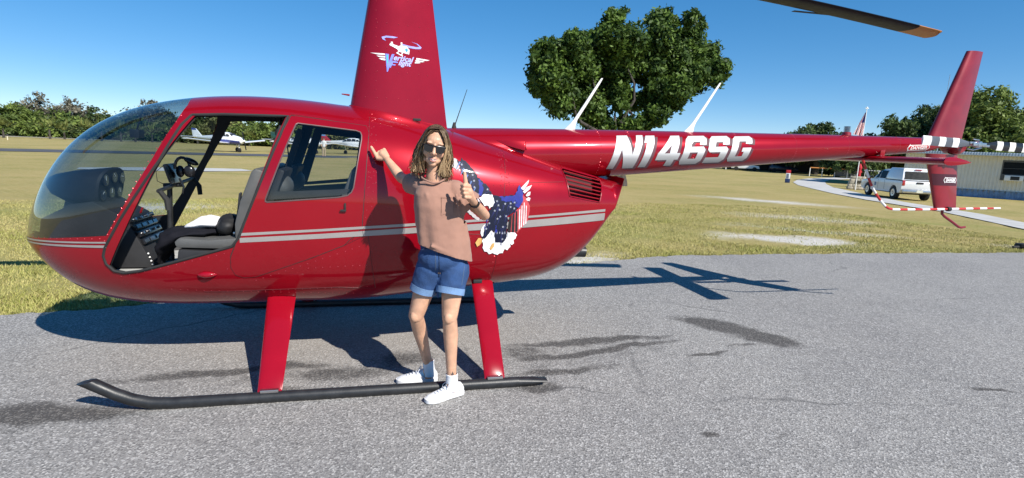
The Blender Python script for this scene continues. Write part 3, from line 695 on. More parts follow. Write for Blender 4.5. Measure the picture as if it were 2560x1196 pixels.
# --- tail rotor: gearbox, hub, two striped blades
mb = MB(); mb.lathe([(.06, -.10), (.075, -.06), (.075, .06), (.05, .10)], 16, (5.76, 0, 1.885), 'Y'); gb = mb.build('tail_gearbox', REDT, heli)
mb = MB(); mb.ell((5.80, 0, 1.83), (.10, .035, .03)); mb.build('gearbox_guard', REDT, gb)
tr = sub('tail_rotor', heli)
HX, HY, HZ = 5.765, -.245, 1.908
mb = MB(); mb.tube([(5.76, -.08, 1.885), (5.757, -.16, 1.905), (HX, HY-.02, HZ)], .018, 10); mb.lathe([(.03, -.03), (.035, 0), (.03, .03)], 14, (HX, HY, HZ), 'Y')
mb.box((HX, HY-.012, HZ), (.17, .028, .034)); mb.box((HX+.10, HY-.004, HZ-.012), (.09, .02, .022)); mb.box((HX-.07, HY-.004, HZ+.012), (.09, .02, .022))
mb.tube([(HX-.06, HY+.05, HZ-.045), (HX+.02, HY+.05, HZ-.055), (HX+.10, HY+.03, HZ-.03)], .008, 8); mb.tube([(HX-.03, HY+.03, HZ+.05), (HX+.05, HY+.03, HZ+.045)], .007, 8)
mb.build('rotor_hub', CHR, tr, bevel=.003)
GREYB = pmat('grey blade paint', (.10, .11, .13), .35, var=.15); CREAM = pmat('blade stripe white', (.78, .76, .70), .4, var=.05)
for s in (-1, 1):
    tilt = rad(-1.0); dx, dz = s*math.cos(tilt), s*math.sin(tilt)
    def bl(r0, r1, off, w0=None):
        rings = []
        for i in range(5):
            r = r0+(r1-r0)*i/4; w = .046
            if r < .20: w = .016+.03*max(0, (r-.10)/.10)
            rings.append([(HX+dx*r, HY-.0042*c_-off*c_, HZ+dz*r+w*z_) for z_, c_ in [(-1, 0), (-.6, 1), (.2, 1.6), (.8, .9), (1, 0), (.8, -.9), (.2, -1.6), (-.6, -1)]])
        m = MB(); m.loft(rings); return m
    bd = bl(.10, .70, 0.0).build('rotor_blade', GREYB if s < 0 else BLKG, tr, angle=50)
    for r0, r1 in ((.25, .33), (.42, .50), (.60, .705)): bl(r0, r1, .0022).build('blade_stripe', WHT if s < 0 else CREAM, bd, angle=50)
# --- tail rotor guard in red and white bands, tail skid
GP = [(4.60, 1.70), (4.66, 1.60), (4.714, 1.507), (4.775, 1.42), (4.844, 1.346), (4.905, 1.29), (4.965, 1.244), (5.01, 1.222), (5.074, 1.212), (5.2, 1.213), (5.467, 1.218), (5.789, 1.227), (6.12, 1.237), (6.517, 1.247)]
cum = [0]
for i in range(1, len(GP)): cum.append(cum[-1]+math.hypot(GP[i][0]-GP[i-1][0], GP[i][1]-GP[i-1][1]))
gp = lambda s: (float(np.interp(s, cum, [a for a, b in GP])), -.04, float(np.interp(s, cum, [b for a, b in GP])))
grd = sub('tail_rotor_guard', heli); WR = pmat('white tape', (.78, .77, .76), .4, var=.05); RR = pmat('red tape', (.50, .03, .03), .4, var=.1)
nb = 22
for k in range(nb):
    a, b = cum[-1]*k/nb, cum[-1]*(k+1)/nb; m = MB(); m.tube([gp(a+(b-a)*j/4) for j in range(5)], .0125 if k < nb-2 else .010, 10); m.build('guard_band', RR if k % 2 == 0 else WR, grd)
mb = MB(); mb.lathe([(.024, -.02), (.024, .02)], 12, (5.80, -.04, 1.227), 'X'); mb.build('guard_clamp', RUB, grd)
mb = MB(); mb.tube([(5.765, 0, 1.25), (5.775, 0, 1.17), (5.81, 0, 1.145), (5.90, 0, 1.10), (6.03, 0, 1.032), (6.07, 0, 1.022), (6.125, 0, 1.030)], [.014]*5+[.013, .011], 10); mb.build('tail_skid', REDT, heli)
# --- beacon, antennas
mb = MB(); mb.lathe([(.045, 0), (.04, .03), (.034, .035)], 16, (4.395, 0, 1.935)); bc = mb.build('beacon', REDT, heli)
mb = MB()
for k in range(4): mb.lathe([(.030, .036+.014*k), (.030, .046+.014*k), (.026, .049+.014*k)], 16, (4.395, 0, 1.935))
mb.build('beacon_lens', glass_mat('beacon glass', (.6, .62, .65)), bc); mb = MB(); mb.lathe([(.02, .03), (.02, .09)], 12, (4.395, 0, 1.935)); mb.build('beacon_lamp', CHR, bc)
for x0, z0, x1, z1 in ((1.495, 1.852, 1.768, 2.306), (2.648, 1.888, 2.930, 2.345)):
    mb = MB(); ring = []
    for t, hw_, th in ((0, .052, .016), (.05, .040, .014), (.12, .026, .011), (.2, .0185, .009), (.5, .016, .008), (.9, .0125, .006), (1, .008, .004)):
        x = x0+(x1-x0)*(t if t > .2 else t*.95); z = z0+(z1-z0)*t
        ring.append([(x+hw_*c, th*s, z+.25*hw_*c*0) for c, s in [(math.cos(2*math.pi*k/12), math.sin(2*math.pi*k/12)) for k in range(12)]])
    mb.loft(ring); mb.build('blade_antenna', WHT, heli, angle=60)
mb = MB(); mb.tube([(.487, 0, 1.81), (.50, 0, 1.86), (.588, 0, 2.136)], [.012, .004, .0022], 8); mb.lathe([(.022, 0), (.008, .05)], 10, (.488, 0, 1.815)); mb.build('whip_antenna', RUB, heli)
# --- landing gear
for s in (-1, 1):
    mb = MB(); pts = [(-1.80, s*1.06, .205), (-1.74, s*1.06, .168), (-1.66, s*1.06, .118), (-1.57, s*1.06, .075), (-1.47, s*1.06, .047), (-1.36, s*1.06, .038), (-.5, s*1.06, .037), (.6, s*1.06, .037), (.85, s*1.06, .037)]
    mb.tube(pts, .036, 18); 
    # slanted front cut and flattened tail
    mb.loft([[(.85, s*1.06+.036*math.cos(a), .037+.036*math.sin(a)) for a in [2*math.pi*k/14 for k in range(14)]], [(.97, s*1.06+.040*math.cos(a), .037+.030*math.sin(a)) for a in [2*math.pi*k/14 for k in range(14)]], [(1.06, s*1.06+.045*math.cos(a), .045+.006*math.sin(a)) for a in [2*math.pi*k/14 for k in range(14)]]])
    for i in range(18):  # slant the mouth of the tube
        x, y, z = mb.v[i]; mb.v[i] = (x-(z-.205)*-.0-.55*(.205-z)*-.0+(z-.205)*1.1, y, .205+(z-.205)*.35)
    sk = mb.build('skid', BLK, heli, angle=50)
    for x in (.40,):
        m2 = MB(); m2.lathe([(.0375, -.03), (.041, -.028), (.041, .028), (.0375, .03)], 18, (x, s*1.06, .037), 'X'); m2.build('skid_collar', pmat('dark bracket', (.03, .022, .02), .5, .3, var=.3), sk)
    for x0t, x1t, x0b, x1b, zt in ((-.905, -.710, -.868, -.720, .545), (.600, .770, .607, .752, .615)):
        m2 = MB(); rings = []
        for i in range(7):
            t = i/6; a0 = x0t+(x0b-x0t)*t; a1 = x1t+(x1b-x1t)*t; y = s*(.43+(1.055-.43)*t); z = zt+.06*(1-t)*0+(0.078-zt)*t
            rings.append([(a0+(a1-a0)*u, y+th*.3, z+th) for u, th in [((.5-.5*math.cos(2*math.pi*k/18)), .026*math.sin(2*math.pi*k/18)*(1.4-.8*(.5-.5*math.cos(2*math.pi*k/18)))) for k in range(18)]])
        m2.loft(rings); lg = m2.build('skid_leg', REDD, heli, angle=50)
        m3 = MB(); m3.box(((x0b+x1b)/2, s*1.055, .082), (.11, .05, .02)); m3.build('leg_foot', CHR, lg, bevel=.004)
        m3 = MB(); m3.box(((x0t+x1t)/2-.04, s*.435, zt+.01), (.07, .06, .03)); m3.build('leg_fitting', TRIM, lg, bevel=.006)
# --- main rotor: mast, hub, two blades
mb = MB(); mb.tube([(0, 0, 1.9), (0, 0, 3.22)], .04, 14); mast = mb.build('rotor_mast', CHR, heli)
mr = sub('main_rotor', heli); th0 = math.atan2(-.285, 5.0); 
mb = MB(); mb.box((0, 0, 3.20), (.50, .14, .10), rot=(0, 0, th0)); mb.lathe([(.06, -.1), (.06, .1)], 14, (0, 0, 3.2)); mb.build('main_rotor_hub', CHR, mr, bevel=.01)
BLB = pmat('black rotor blade', (.004, .004, .005), .5, spec=.2, var=.2, vscale=20); YEL = pmat('yellow blade tip', (.42, .17, .03), .45, var=.08)
for s in (1, -1):
    def bz(r): return 3.25-.35*(r/5.03)**1.8
    e = Vector((math.cos(th0)*s, math.sin(th0)*s, 0)); c = Vector((-math.sin(th0)*s, math.cos(th0)*s, 0))   # chordwise, leading edge is the +c side for s
    def blade(r0, r1, n, off=0.0):
        rings = []
        for i in range(n+1):
            r = r0+(r1-r0)*i/n; ch = .255
            tipc = 0.0 if r < 4.93 else (r-4.93)/.1
            pr = []
            for k in range(16):
                a = 2*math.pi*k/16; u = .5-.5*math.cos(a); t = .016*(1 if k <= 8 else -1)*math.sin(min(a, 2*math.pi-a))*(1.5-u)
                rr = r-(.09*(1-u)**2 if r > 5.0 else 0)
                q = e*rr+c*(ch*(.28-u))*-1; pr.append((q.x, q.y, bz(r)+t*(1+off*20)))
            rings.append(pr)
        m = MB(); m.loft(rings); return m
    b_ = blade(.25, 4.72, 14).build('main_blade', BLB, mr, angle=50); blade(4.72, 5.03, 5).build('blade_tip', YEL, b_, angle=50)
    q = e*3.85-c*(-.20); m = MB(); m.box((q.x, q.y, bz(3.85)), (.5, .04, .004), rot=(0, 0, th0)); m.build('trim_tab', BLB, b_)
# --- small fittings on the skin: drain fairing, exhaust, belly
x, z = -1.255, .737; mb = MB(); mb.lathe([(.003, -.058), (.014, -.045), (.022, -.02), (.023, .0), (.019, .025), (.010, .05), (.002, .062)], 14, (x, Yb(x, z)-.004, z), 'X'); mb.build('vent_fairing', REDD, fus)
mb = MB(); mb.tube([(1.40, -.12, .80), (1.58, -.13, .80), (1.66, -.13, .795)], [.05, .05, .048], 14); mb.build('exhaust_pipe', BLK, heli)
mb = MB(); mb.tube([(.70, -.30, .54), (.80, -.33, .585)], .012, 8); mb.box((.66, -.42, .60), (.06, .05, .03)); mb.build('drain_tube', RUB, heli)

# ------------------------------------------------------------------ cabin interior
FLOOR = pmat('pale floor mat', (.42, .42, .40), .8, var=.12, vscale=14)
mb = MB(); V = []
cab = sub('cabin', heli)
def xw(x, z): return max(.05, float(side(x, z))-.03)
xsf = [-2.45, -2.3, -2.1, -1.9, -1.7, -1.5, -1.2, -.9, -.5, -.22]
for x in xsf:
    for s in (-1, 1): V.append((x, s*xw(x, .70), .70))
mb.add(V, [(2*i, 2*i+1, 2*i+3, 2*i+2) for i in range(len(xsf)-1)]); mb.build('floor', FLOOR, cab, smooth=False)
mb = MB(); mb.box((-.20, 0, 1.20), (.02, 1.02, .92)); mb.build('rear_bulkhead', TRIM, cab)
mb = MB(); mb.box((-.78, 0, .80), (.62, 1.12, .20)); mb.build('rear_seat_base', TRIM, cab, bevel=.02)
# front console with sloping instrument face
mb = MB(); mb.prism([(-2.42, .80), (-2.38, 1.06), (-2.20, 1.16), (-2.06, 1.185), (-1.866, 1.072), (-1.76, .843), (-1.70, .71), (-2.3, .71)], -.23, .20); con = mb.build('console', TRIM, cab, bevel=.008)
fdir = Vector((-1.76+1.866, 0, .843-1.072)).normalized(); fn = Vector((-fdir.z, 0, fdir.x))*1
if fn.x < 0: fn = -fn
R3 = Matrix((fdir, Vector((0, 1, 0)), fn)).transposed()
random.seed(9)
for i, (t, h) in enumerate(((.03, .035), (.085, .045), (.14, .05), (.20, .045))):
    q = Vector((-1.866, -.015, 1.072))+fdir*t+fn*.012
    m = MB(); m.box(q, (h*.9, .40, .022), rot=R3); u = m.build('radio_unit', BLKG, con, bevel=.003)
    for yy in (-.15, -.05, .06, .15):
        m = MB(); q2 = q+Vector((0, yy, 0))+fn*.012
        if i % 2: m.box(q2, (h*.55, .07, .006), rot=R3)
        else: m.tube([q2, q2+fn*.012], .010, 10)
        m.build('radio_screen' if i % 2 else 'knob', DIAL if i % 2 else CHR, u)
for k in range(4):
    m = MB(); q = Vector((-1.735+.008*k, -.232, .815-.027*k)); m.lathe([(.007, 0), (.005, -.004)], 8, q, 'Y'); m.build('circuit_breaker', WHT, con)
m = MB(); m.box((-1.80, -.12, 1.115), (.012, .02, .045), rot=(0, rad(20), 0)); m.build('mixture_guard', REDD, con, bevel=.003)
# instrument pod on a stalk
mb = MB(); ring = []
for x, zc, hh, hw_ in ((-2.40, 1.30, .04, .08), (-2.36, 1.285, .075, .13), (-2.26, 1.27, .115, .175), (-2.12, 1.265, .140, .20), (-2.045, 1.265, .150, .21), (-2.03, 1.265, .140, .20)):
    ring.append([(x+.035*math.sin(a)*(1 if x > -2.2 else .3), hw_*math.copysign(abs(math.cos(a))**.72, math.cos(a)), zc+hh*math.copysign(abs(math.sin(a))**.72, math.sin(a))) for a in [2*math.pi*k/28 for k in range(28)]])
mb.loft(ring); pod = mb.build('instrument_pod', TRIM, cab, angle=40)
m = MB(); m.tube([(-2.19, 0, 1.08), (-2.16, 0, 1.22)], [.15, .14], 14); m.build('pod_stalk', TRIM, pod)
for i, (yy, zz) in enumerate(((-.13, 1.33), (0, 1.345), (.13, 1.33), (-.13, 1.225), (0, 1.23), (.13, 1.225))):
    xg = -2.035+.03*(zz-1.28)/.135+.006
    m = MB(); m.lathe([(.046, 0), (.046, .010), (.040, .012)], 18, (xg, yy, zz), 'X'); g = m.build('gauge', BLKG, pod)
    m = MB(); m.lathe([(.038, .0125), (.0, .0128)], 16, (xg, yy, zz), 'X'); m.build('gauge_glass', DIAL, g)
    m = MB(); m.box((xg+.0135, yy, zz+.012), (.001, .004, .03), rot=(rad(40*i), 0, 0)); m.build('needle', WHT, g)
m = MB(); m.tube([(-2.36, 0, 1.70), (-2.30, .0, 1.665), (-2.26, 0, 1.66)], .006, 8); m.box((-1.84, .0, 1.665), (.055, .10, .05)); m.tube([(-1.84, 0, 1.69), (-1.80, 0, 1.84)], .006, 8)
m.v = m.v[20:] if False else m.v; 
m = MB(); m.box((-1.84, 0, 1.665), (.06, .10, .06)); m.tube([(-1.84, 0, 1.69), (-1.79, 0, 1.845)], .006, 8); m.build('compass', TRIM, cab, bevel=.004)
# cyclic stick with cross bar
m = MB(); m.tube([(-1.66, -.02, .72), (-1.655, -.02, .95), (-1.64, -.02, 1.29)], [.024, .020, .018], 12); cyc = m.build('cyclic_stick', BLK, cab)
m = MB(); m.tube([(-1.68, -.02, 1.292), (-1.55, -.02, 1.300)], .017, 10); m.tube([(-1.60, -.36, 1.28), (-1.60, .36, 1.32)], .014, 10); m.build('cross_bar', BLK, cyc)
for yy, zz in ((-.36, 1.28), (.36, 1.32)):
    m = MB(); m.tube([(-1.59, yy, zz), (-1.55, yy, zz-.06), (-1.545, yy, zz-.13)], [.016, .019, .017], 10); m.build('grip', RUB, cyc)
m = MB(); m.box((-1.60, -.06, 1.385), (.016, .22, .15), rot=(0, rad(-16), 0)); tb = m.build('tablet_mount', BLKG, cyc, bevel=.006)
m = MB(); m.box((-1.612, -.06, 1.388), (.006, .20, .13), rot=(0, rad(-16), 0)); m.build('tablet_screen', DIAL, tb)
m = MB(); m.tube([(-1.64, -.10, 1.45), (-1.69, -.12, 1.40), (-1.69, -.11, 1.33), (-1.66, -.05, 1.30)], .0025, 6); m.build('cable', RUB, cyc)
# seats
def seat(y0, front):
    st = sub('front_seat' if front else 'rear_seat', heli); dx = 0 if front else .66; dz = 0 if front else .03; w = .21
    def cushion(name, prof, mat):
        m = MB(); m.prism(prof, y0-w, y0+w); return m.build(name, mat, st, bevel=.022)
    cushion('seat_base', [(-1.47+dx, .71), (-1.445+dx, .905+dz), (-1.09+dx, .885+dz), (-1.06+dx, .71)], TRIM)
    cushion('cushion', [(-1.455+dx, .912+dz), (-1.468+dx, .955+dz), (-1.43+dx, .985+dz), (-1.25+dx, .968+dz), (-1.06+dx, .985+dz), (-1.06+dx, .90+dz)], GREYL)
    cushion('backrest', [(-1.085+dx, .96+dz), (-1.085+dx, 1.08+dz), (-1.045+dx, 1.24+dz), (-.965+dx, 1.45+dz), (-.935+dx, 1.47+dz), (-.885+dx, 1.45+dz), (-.95+dx, 1.24+dz), (-1.0+dx, .96+dz)], GREYL)
    m = MB(); m.box((-.845+dx if front else -.845+dx-.0, y0, 1.60), (.05, .22, .12), rot=(0, rad(12), 0))
    if front:
        m = MB(); m.ell((-.80, y0+.02, 1.33), (.075, .15, .085)); m.build('headrest', GREYL, st)
        m = MB(); m.box((-.86, y0, 1.22), (.05, .40, .52), rot=(0, rad(20), 0)); m.build('seat_shell', TRIM, st, bevel=.02)
for yy in (-.33, .33): seat(yy, True)
BELT = pmat('dark belt webbing', (.03, .03, .034), .7, var=.2)
for yy in (-.33, .33):
    m = MB(); m.box((-1.085, yy-.09, 1.12), (.012, .045, .34), rot=(rad(8), rad(9), 0)); bl_ = m.build('seat_belt', BELT, cab); m = MB(); m.box((-1.10, yy-.06, .995), (.05, .05, .02)); m.build('belt_buckle', CHR, bl_, bevel=.004)
for yy in (-.33, .33): seat(yy, False)
# grab post on the far side, roof structure, hanging headset
for s in (-1, 1):
    m = MB(); m.tube([(-.90, s*.50, 1.36), (-.79, s*.50, 1.62), (-.745, s*.46, 1.80)], (.024, .035), 8) if False else m.box((-.835, s*.45, 1.56), (.05, .03, .42), rot=(0, rad(19), 0)); m.build('door_post', TRIM, cab, bevel=.006)
m = MB(); m.box((-.98, 0, 1.885), (.60, .50, .03)); m.build('headliner', TRIM, cab, bevel=.01)
m = MB(); m.tube([(-.80, -.30+.07*math.cos(a), 1.735+.085*math.sin(a)) for a in [math.pi*k/8 for k in range(9)]], .010, 8)
for s in (-1, 1): m.ell((-.80, -.30+s*.07, 1.715), (.035, .022, .045))
m.tube([(-.80, -.37, 1.70), (-.85, -.36, 1.665), (-.87, -.33, 1.66)], .005, 6); m.tube([(-.78, -.24, 1.68), (-.77, -.22, 1.55), (-.80, -.20, 1.45)], .005, 6)
hs = m.build('headset', TRIM, None); tag(hs, 'black aviation headset hanging behind the front seat of the helicopter', 'headset')
# second headset on the cyclic bar
m = MB(); m.tube([(-1.535+.05*math.cos(a), -.06, 1.43+.075*math.sin(a)) for a in [-.3+3.6*k/9 for k in range(10)]], .011, 8)
m.ell((-1.485, -.075, 1.405), (.040, .022, .045)); m.ell((-1.56, -.03, 1.40), (.03, .022, .045)); m.ell((-1.475, -.06, 1.478), (.055, .03, .022), rot=(0, rad(25), 0))
m.tube([(-1.56, -.06, 1.35), (-1.53, -.07, 1.29), (-1.54, -.07, 1.24)], .007, 6)
hs = m.build('headset', BLKG, None); tag(hs, 'black headset hooked over the control stick in the open front doorway', 'headset')
# soft goods lying on the seat
def cloth(name, label, cat, rings, mat, amp, seed):
    rs_ = np.random.RandomState(seed); m = MB(); m.loft(rings); o = m.build(name, mat, None, angle=80)
    md = o.modifiers.new('s', 'SUBSURF'); md.levels = 2; md.render_levels = 2
    tx = bpy.data.textures.new(name, 'CLOUDS'); tx.noise_scale = .07; d = o.modifiers.new('d', 'DISPLACE'); d.texture = tx; d.strength = amp; d.mid_level = .5; d.texture_coords = 'GLOBAL'
    tag(o, label, cat); return o
JK = pmat('navy black fabric', (.009, .009, .013), .9, spec=.15, var=.2)
def ringxz(x0, z0, ry, rz_, y, n=14): return [(x0, y+ry*math.cos(a), z0+rz_*math.sin(a)) for a in [2*math.pi*k/n for k in range(n)]]
cloth('jacket', 'black jacket draped over the front edge of the helicopter seat', 'jacket', [ringxz(-1.61, .80, .10, .09, -.34), ringxz(-1.60, .90, .15, .10, -.34), ringxz(-1.53, .95, .20, .075, -.33), ringxz(-1.44, .995, .21, .035, -.31), ringxz(-1.32, 1.0, .20, .03, -.30), ringxz(-1.22, 1.0, .14, .025, -.28)], JK, .05, 1)
cloth('white_cap', 'white cloth cap with purple print lying on the seat jacket', 'cap', [ringxz(-1.475, 1.015, .03, .010, -.28), ringxz(-1.44, 1.03, .10, .022, -.28), ringxz(-1.36, 1.055, .13, .042, -.28), ringxz(-1.28, 1.065, .13, .045, -.28), ringxz(-1.215, 1.045, .09, .03, -.28), ringxz(-1.20, 1.03, .03, .012, -.28)], pmat('white cotton', (.80, .79, .80), .85, var=.04), .02, 2)
cloth('black_bag', 'black bag squeezed against the seat backrest', 'bag', [ringxz(-1.26, 1.02, .10, .03, -.26), ringxz(-1.22, 1.04, .17, .075, -.28), ringxz(-1.15, 1.04, .18, .085, -.28), ringxz(-1.10, 1.03, .13, .06, -.28)], pmat('black nylon', (.010, .010, .011), .62, var=.3, vscale=20), .035, 3)
m = MB(); m.box((-1.84, .10, .93), (.07, .12, .03), rot=(0, rad(20), 0)); b_ = m.build('blue_box', pmat('blue card', (.03, .12, .5), .5, var=.05), None, bevel=.004); tag(b_, 'small blue box lying beside the instrument console', 'box')

# ------------------------------------------------------------------ decals: thin vinyl sheets that follow the skin
def decal(name, loops, surf, off, mat, parent, step=.03, xf=None):
    bm = bmesh.new()
    for group in loops:                       # a group is [outer, hole, hole...]
        allv = [Vector((x, z, 0)) for lp in group for x, z in lp]
        vs = [bm.verts.new((q.x, 0, q.y)) for q in allv]
        for t in tessellate_polygon([[Vector((x, z, 0)) for x, z in lp] for lp in group]):
            try: bm.faces.new([vs[i] for i in t])
            except ValueError: pass
    return drape(bm, name, surf, off, mat, parent, step)
def drape(bm, name, surf, off, mat, parent, step=.03):
    for ax in (0, 2):
        lo = min(v.co[ax] for v in bm.verts); hi = max(v.co[ax] for v in bm.verts)
        k = int((hi-lo)/step)
        for i in range(1, k+1):
            co = [0, 0, 0]; no = [0, 0, 0]; co[ax] = lo+i*step; no[ax] = 1
            bmesh.ops.bisect_plane(bm, geom=bm.verts[:]+bm.edges[:]+bm.faces[:], dist=1e-6, plane_co=co, plane_no=no)
    for v in bm.verts: v.co.y = -(surf(v.co.x, v.co.z)+off)
    bm.normal_update()
    for f in bm.faces:
        if f.normal.y > 0: f.normal_flip()
    me = bpy.data.meshes.new(name); bm.to_mesh(me); bm.free(); me.materials.append(mat)
    return link_mesh(name, me, parent, True, 60)
def text_decal(body, size, x, z, surf, off, mat, parent, name='lettering', shear=.35, rot=0.0, bold=.0, sx=1.0, step=.03):
    cu = bpy.data.curves.new(name, 'FONT'); cu.body = body; cu.size = size; cu.shear = shear; cu.offset = bold; cu.align_x = 'LEFT'; cu.resolution_u = 3
    o = bpy.data.objects.new(name, cu); COL.objects.link(o); dg = bpy.context.evaluated_depsgraph_get(); me = o.evaluated_get(dg).to_mesh()
    bm = bmesh.new(); bm.from_mesh(me); o.evaluated_get(dg).to_mesh_clear(); bpy.data.objects.remove(o)
    c, s = math.cos(rot), math.sin(rot)
    for v in bm.verts: a, b = v.co.x*sx, v.co.y; v.co = (x+a*c-b*s, 0, z+a*s+b*c)
    return drape(bm, name, surf, off, mat, parent, step)
SIDE = lambda x, z: float(side(x, z))
EAGLE = {'grey_feather': [[(0.406, 1.597), (0.446, 1.576), (0.467, 1.512), (0.436, 1.501), (0.409, 1.52)], [(0.503, 1.24), (0.538, 1.214), (0.616, 1.146), (0.606, 1.131), (0.56, 1.16), (0.504, 1.207)]], 'wing_navy': [[(0.446, 1.579), (0.473, 1.567), (0.482, 1.593), (0.521, 1.555), (0.58, 1.492), (0.613, 1.446), (0.668, 1.395), (0.703, 1.349), (0.717, 1.322), (0.675, 1.332), (0.609, 1.311), (0.595, 1.307), (0.543, 1.373), (0.509, 1.438), (0.464, 1.515)], [(0.71, 1.322), (0.76, 1.316), (0.876, 1.324), (0.913, 1.269), (0.908, 1.214), (0.843, 1.173), (0.835, 1.117), (0.83, 0.991), (0.81, 0.959), (0.744, 0.964), (0.737, 1.031), (0.711, 1.057), (0.657, 0.993), (0.635, 1.005), (0.654, 1.057), (0.681, 1.112), (0.684, 1.214), (0.719, 1.241), (0.726, 1.282)]], 'blue': [[(0.599, 1.433), (0.616, 1.44), (0.637, 1.411), (0.64, 1.361), (0.621, 1.313), (0.602, 1.327), (0.609, 1.374)], [(0.76, 1.312), (0.817, 1.316), (0.876, 1.32), (0.912, 1.358), (0.917, 1.388), (0.928, 1.402), (0.939, 1.378), (0.957, 1.331), (0.95, 1.269), (0.922, 1.228), (0.895, 1.242), (0.862, 1.283), (0.818, 1.272), (0.782, 1.282)], [(0.738, 1.094), (0.749, 1.094), (0.755, 1.042), (0.744, 1.035)], [(0.678, 1.173), (0.694, 1.18), (0.667, 1.105), (0.658, 1.064), (0.652, 1.071)]], 'head': [[(0.605, 1.304), (0.647, 1.331), (0.71, 1.327), (0.727, 1.268), (0.715, 1.241), (0.687, 1.222), (0.669, 1.248), (0.648, 1.241), (0.627, 1.274)]], 'red_wing': [[(0.955, 1.331), (0.987, 1.297), (1.015, 1.242), (1.013, 1.2), (1.001, 1.13), (0.966, 1.086), (0.923, 1.037), (0.838, 1.04), (0.851, 1.162), (0.908, 1.214), (0.945, 1.255)]], 'dark_bars': [[(0.838, 1.044), (0.852, 1.166), (0.869, 1.176), (0.865, 1.041)], [(0.871, 1.041), (0.874, 1.18), (0.89, 1.193), (0.894, 1.041)], [(0.901, 1.043), (0.899, 1.2), (0.911, 1.208), (0.921, 1.046)]], 'pale_bars': [[(0.93, 1.06), (0.926, 1.214), (0.935, 1.221), (0.938, 1.07)], [(0.944, 1.074), (0.945, 1.242), (0.952, 1.249), (0.955, 1.081)], [(0.964, 1.091), (0.963, 1.269), (0.969, 1.269), (0.974, 1.098)], [(0.981, 1.102), (0.981, 1.249), (0.987, 1.242), (0.99, 1.108)]], 'tips': [[(0.935, 1.375), (0.99, 1.426), (1.01, 1.441), (1.0, 1.413), (0.961, 1.362)], [(0.955, 1.351), (0.987, 1.386), (1.032, 1.402), (1.01, 1.369), (0.968, 1.338)], [(0.978, 1.324), (0.998, 1.348), (1.018, 1.352), (1.013, 1.325), (0.987, 1.314)], [(0.979, 1.297), (1.002, 1.311), (1.017, 1.303), (1.01, 1.28), (0.989, 1.283)]], 'tail': [[(0.661, 1.106), (0.634, 1.074), (0.627, 1.036), (0.646, 0.994), (0.657, 0.993), (0.711, 1.057), (0.737, 1.031), (0.744, 0.964), (0.81, 0.959), (0.83, 0.991), (0.838, 1.04), (0.901, 1.037), (0.919, 1.017), (0.908, 0.99), (0.891, 0.979), (0.898, 0.953), (0.882, 0.939), (0.866, 0.95), (0.872, 0.925), (0.848, 0.897), (0.825, 0.91), (0.813, 0.875), (0.784, 0.874), (0.77, 0.863), (0.746, 0.87), (0.729, 0.879), (0.702, 0.87), (0.686, 0.89), (0.664, 0.893), (0.647, 0.924), (0.652, 0.945), (0.64, 0.977)]], 'talon': [[(0.588, 0.964), (0.611, 1.001), (0.636, 0.998), (0.638, 0.966), (0.624, 0.946), (0.604, 0.933)], [(0.703, 0.919), (0.72, 0.954), (0.739, 0.962), (0.736, 0.929), (0.716, 0.902)]]}
STARS = [(0.478, 1.541), (0.514, 1.5), (0.558, 1.468), (0.568, 1.426), (0.57, 1.38), (0.671, 1.365), (0.746, 1.279), (0.758, 1.248), (0.769, 1.214), (0.73, 1.207), (0.811, 1.259), (0.855, 1.262), (0.887, 1.269), (0.855, 1.235), (0.885, 1.224), (0.754, 1.146), (0.775, 1.163), (0.8, 1.083), (0.798, 1.034), (0.8, 0.988), (0.691, 1.112), (0.668, 1.07), (0.822, 1.166)]
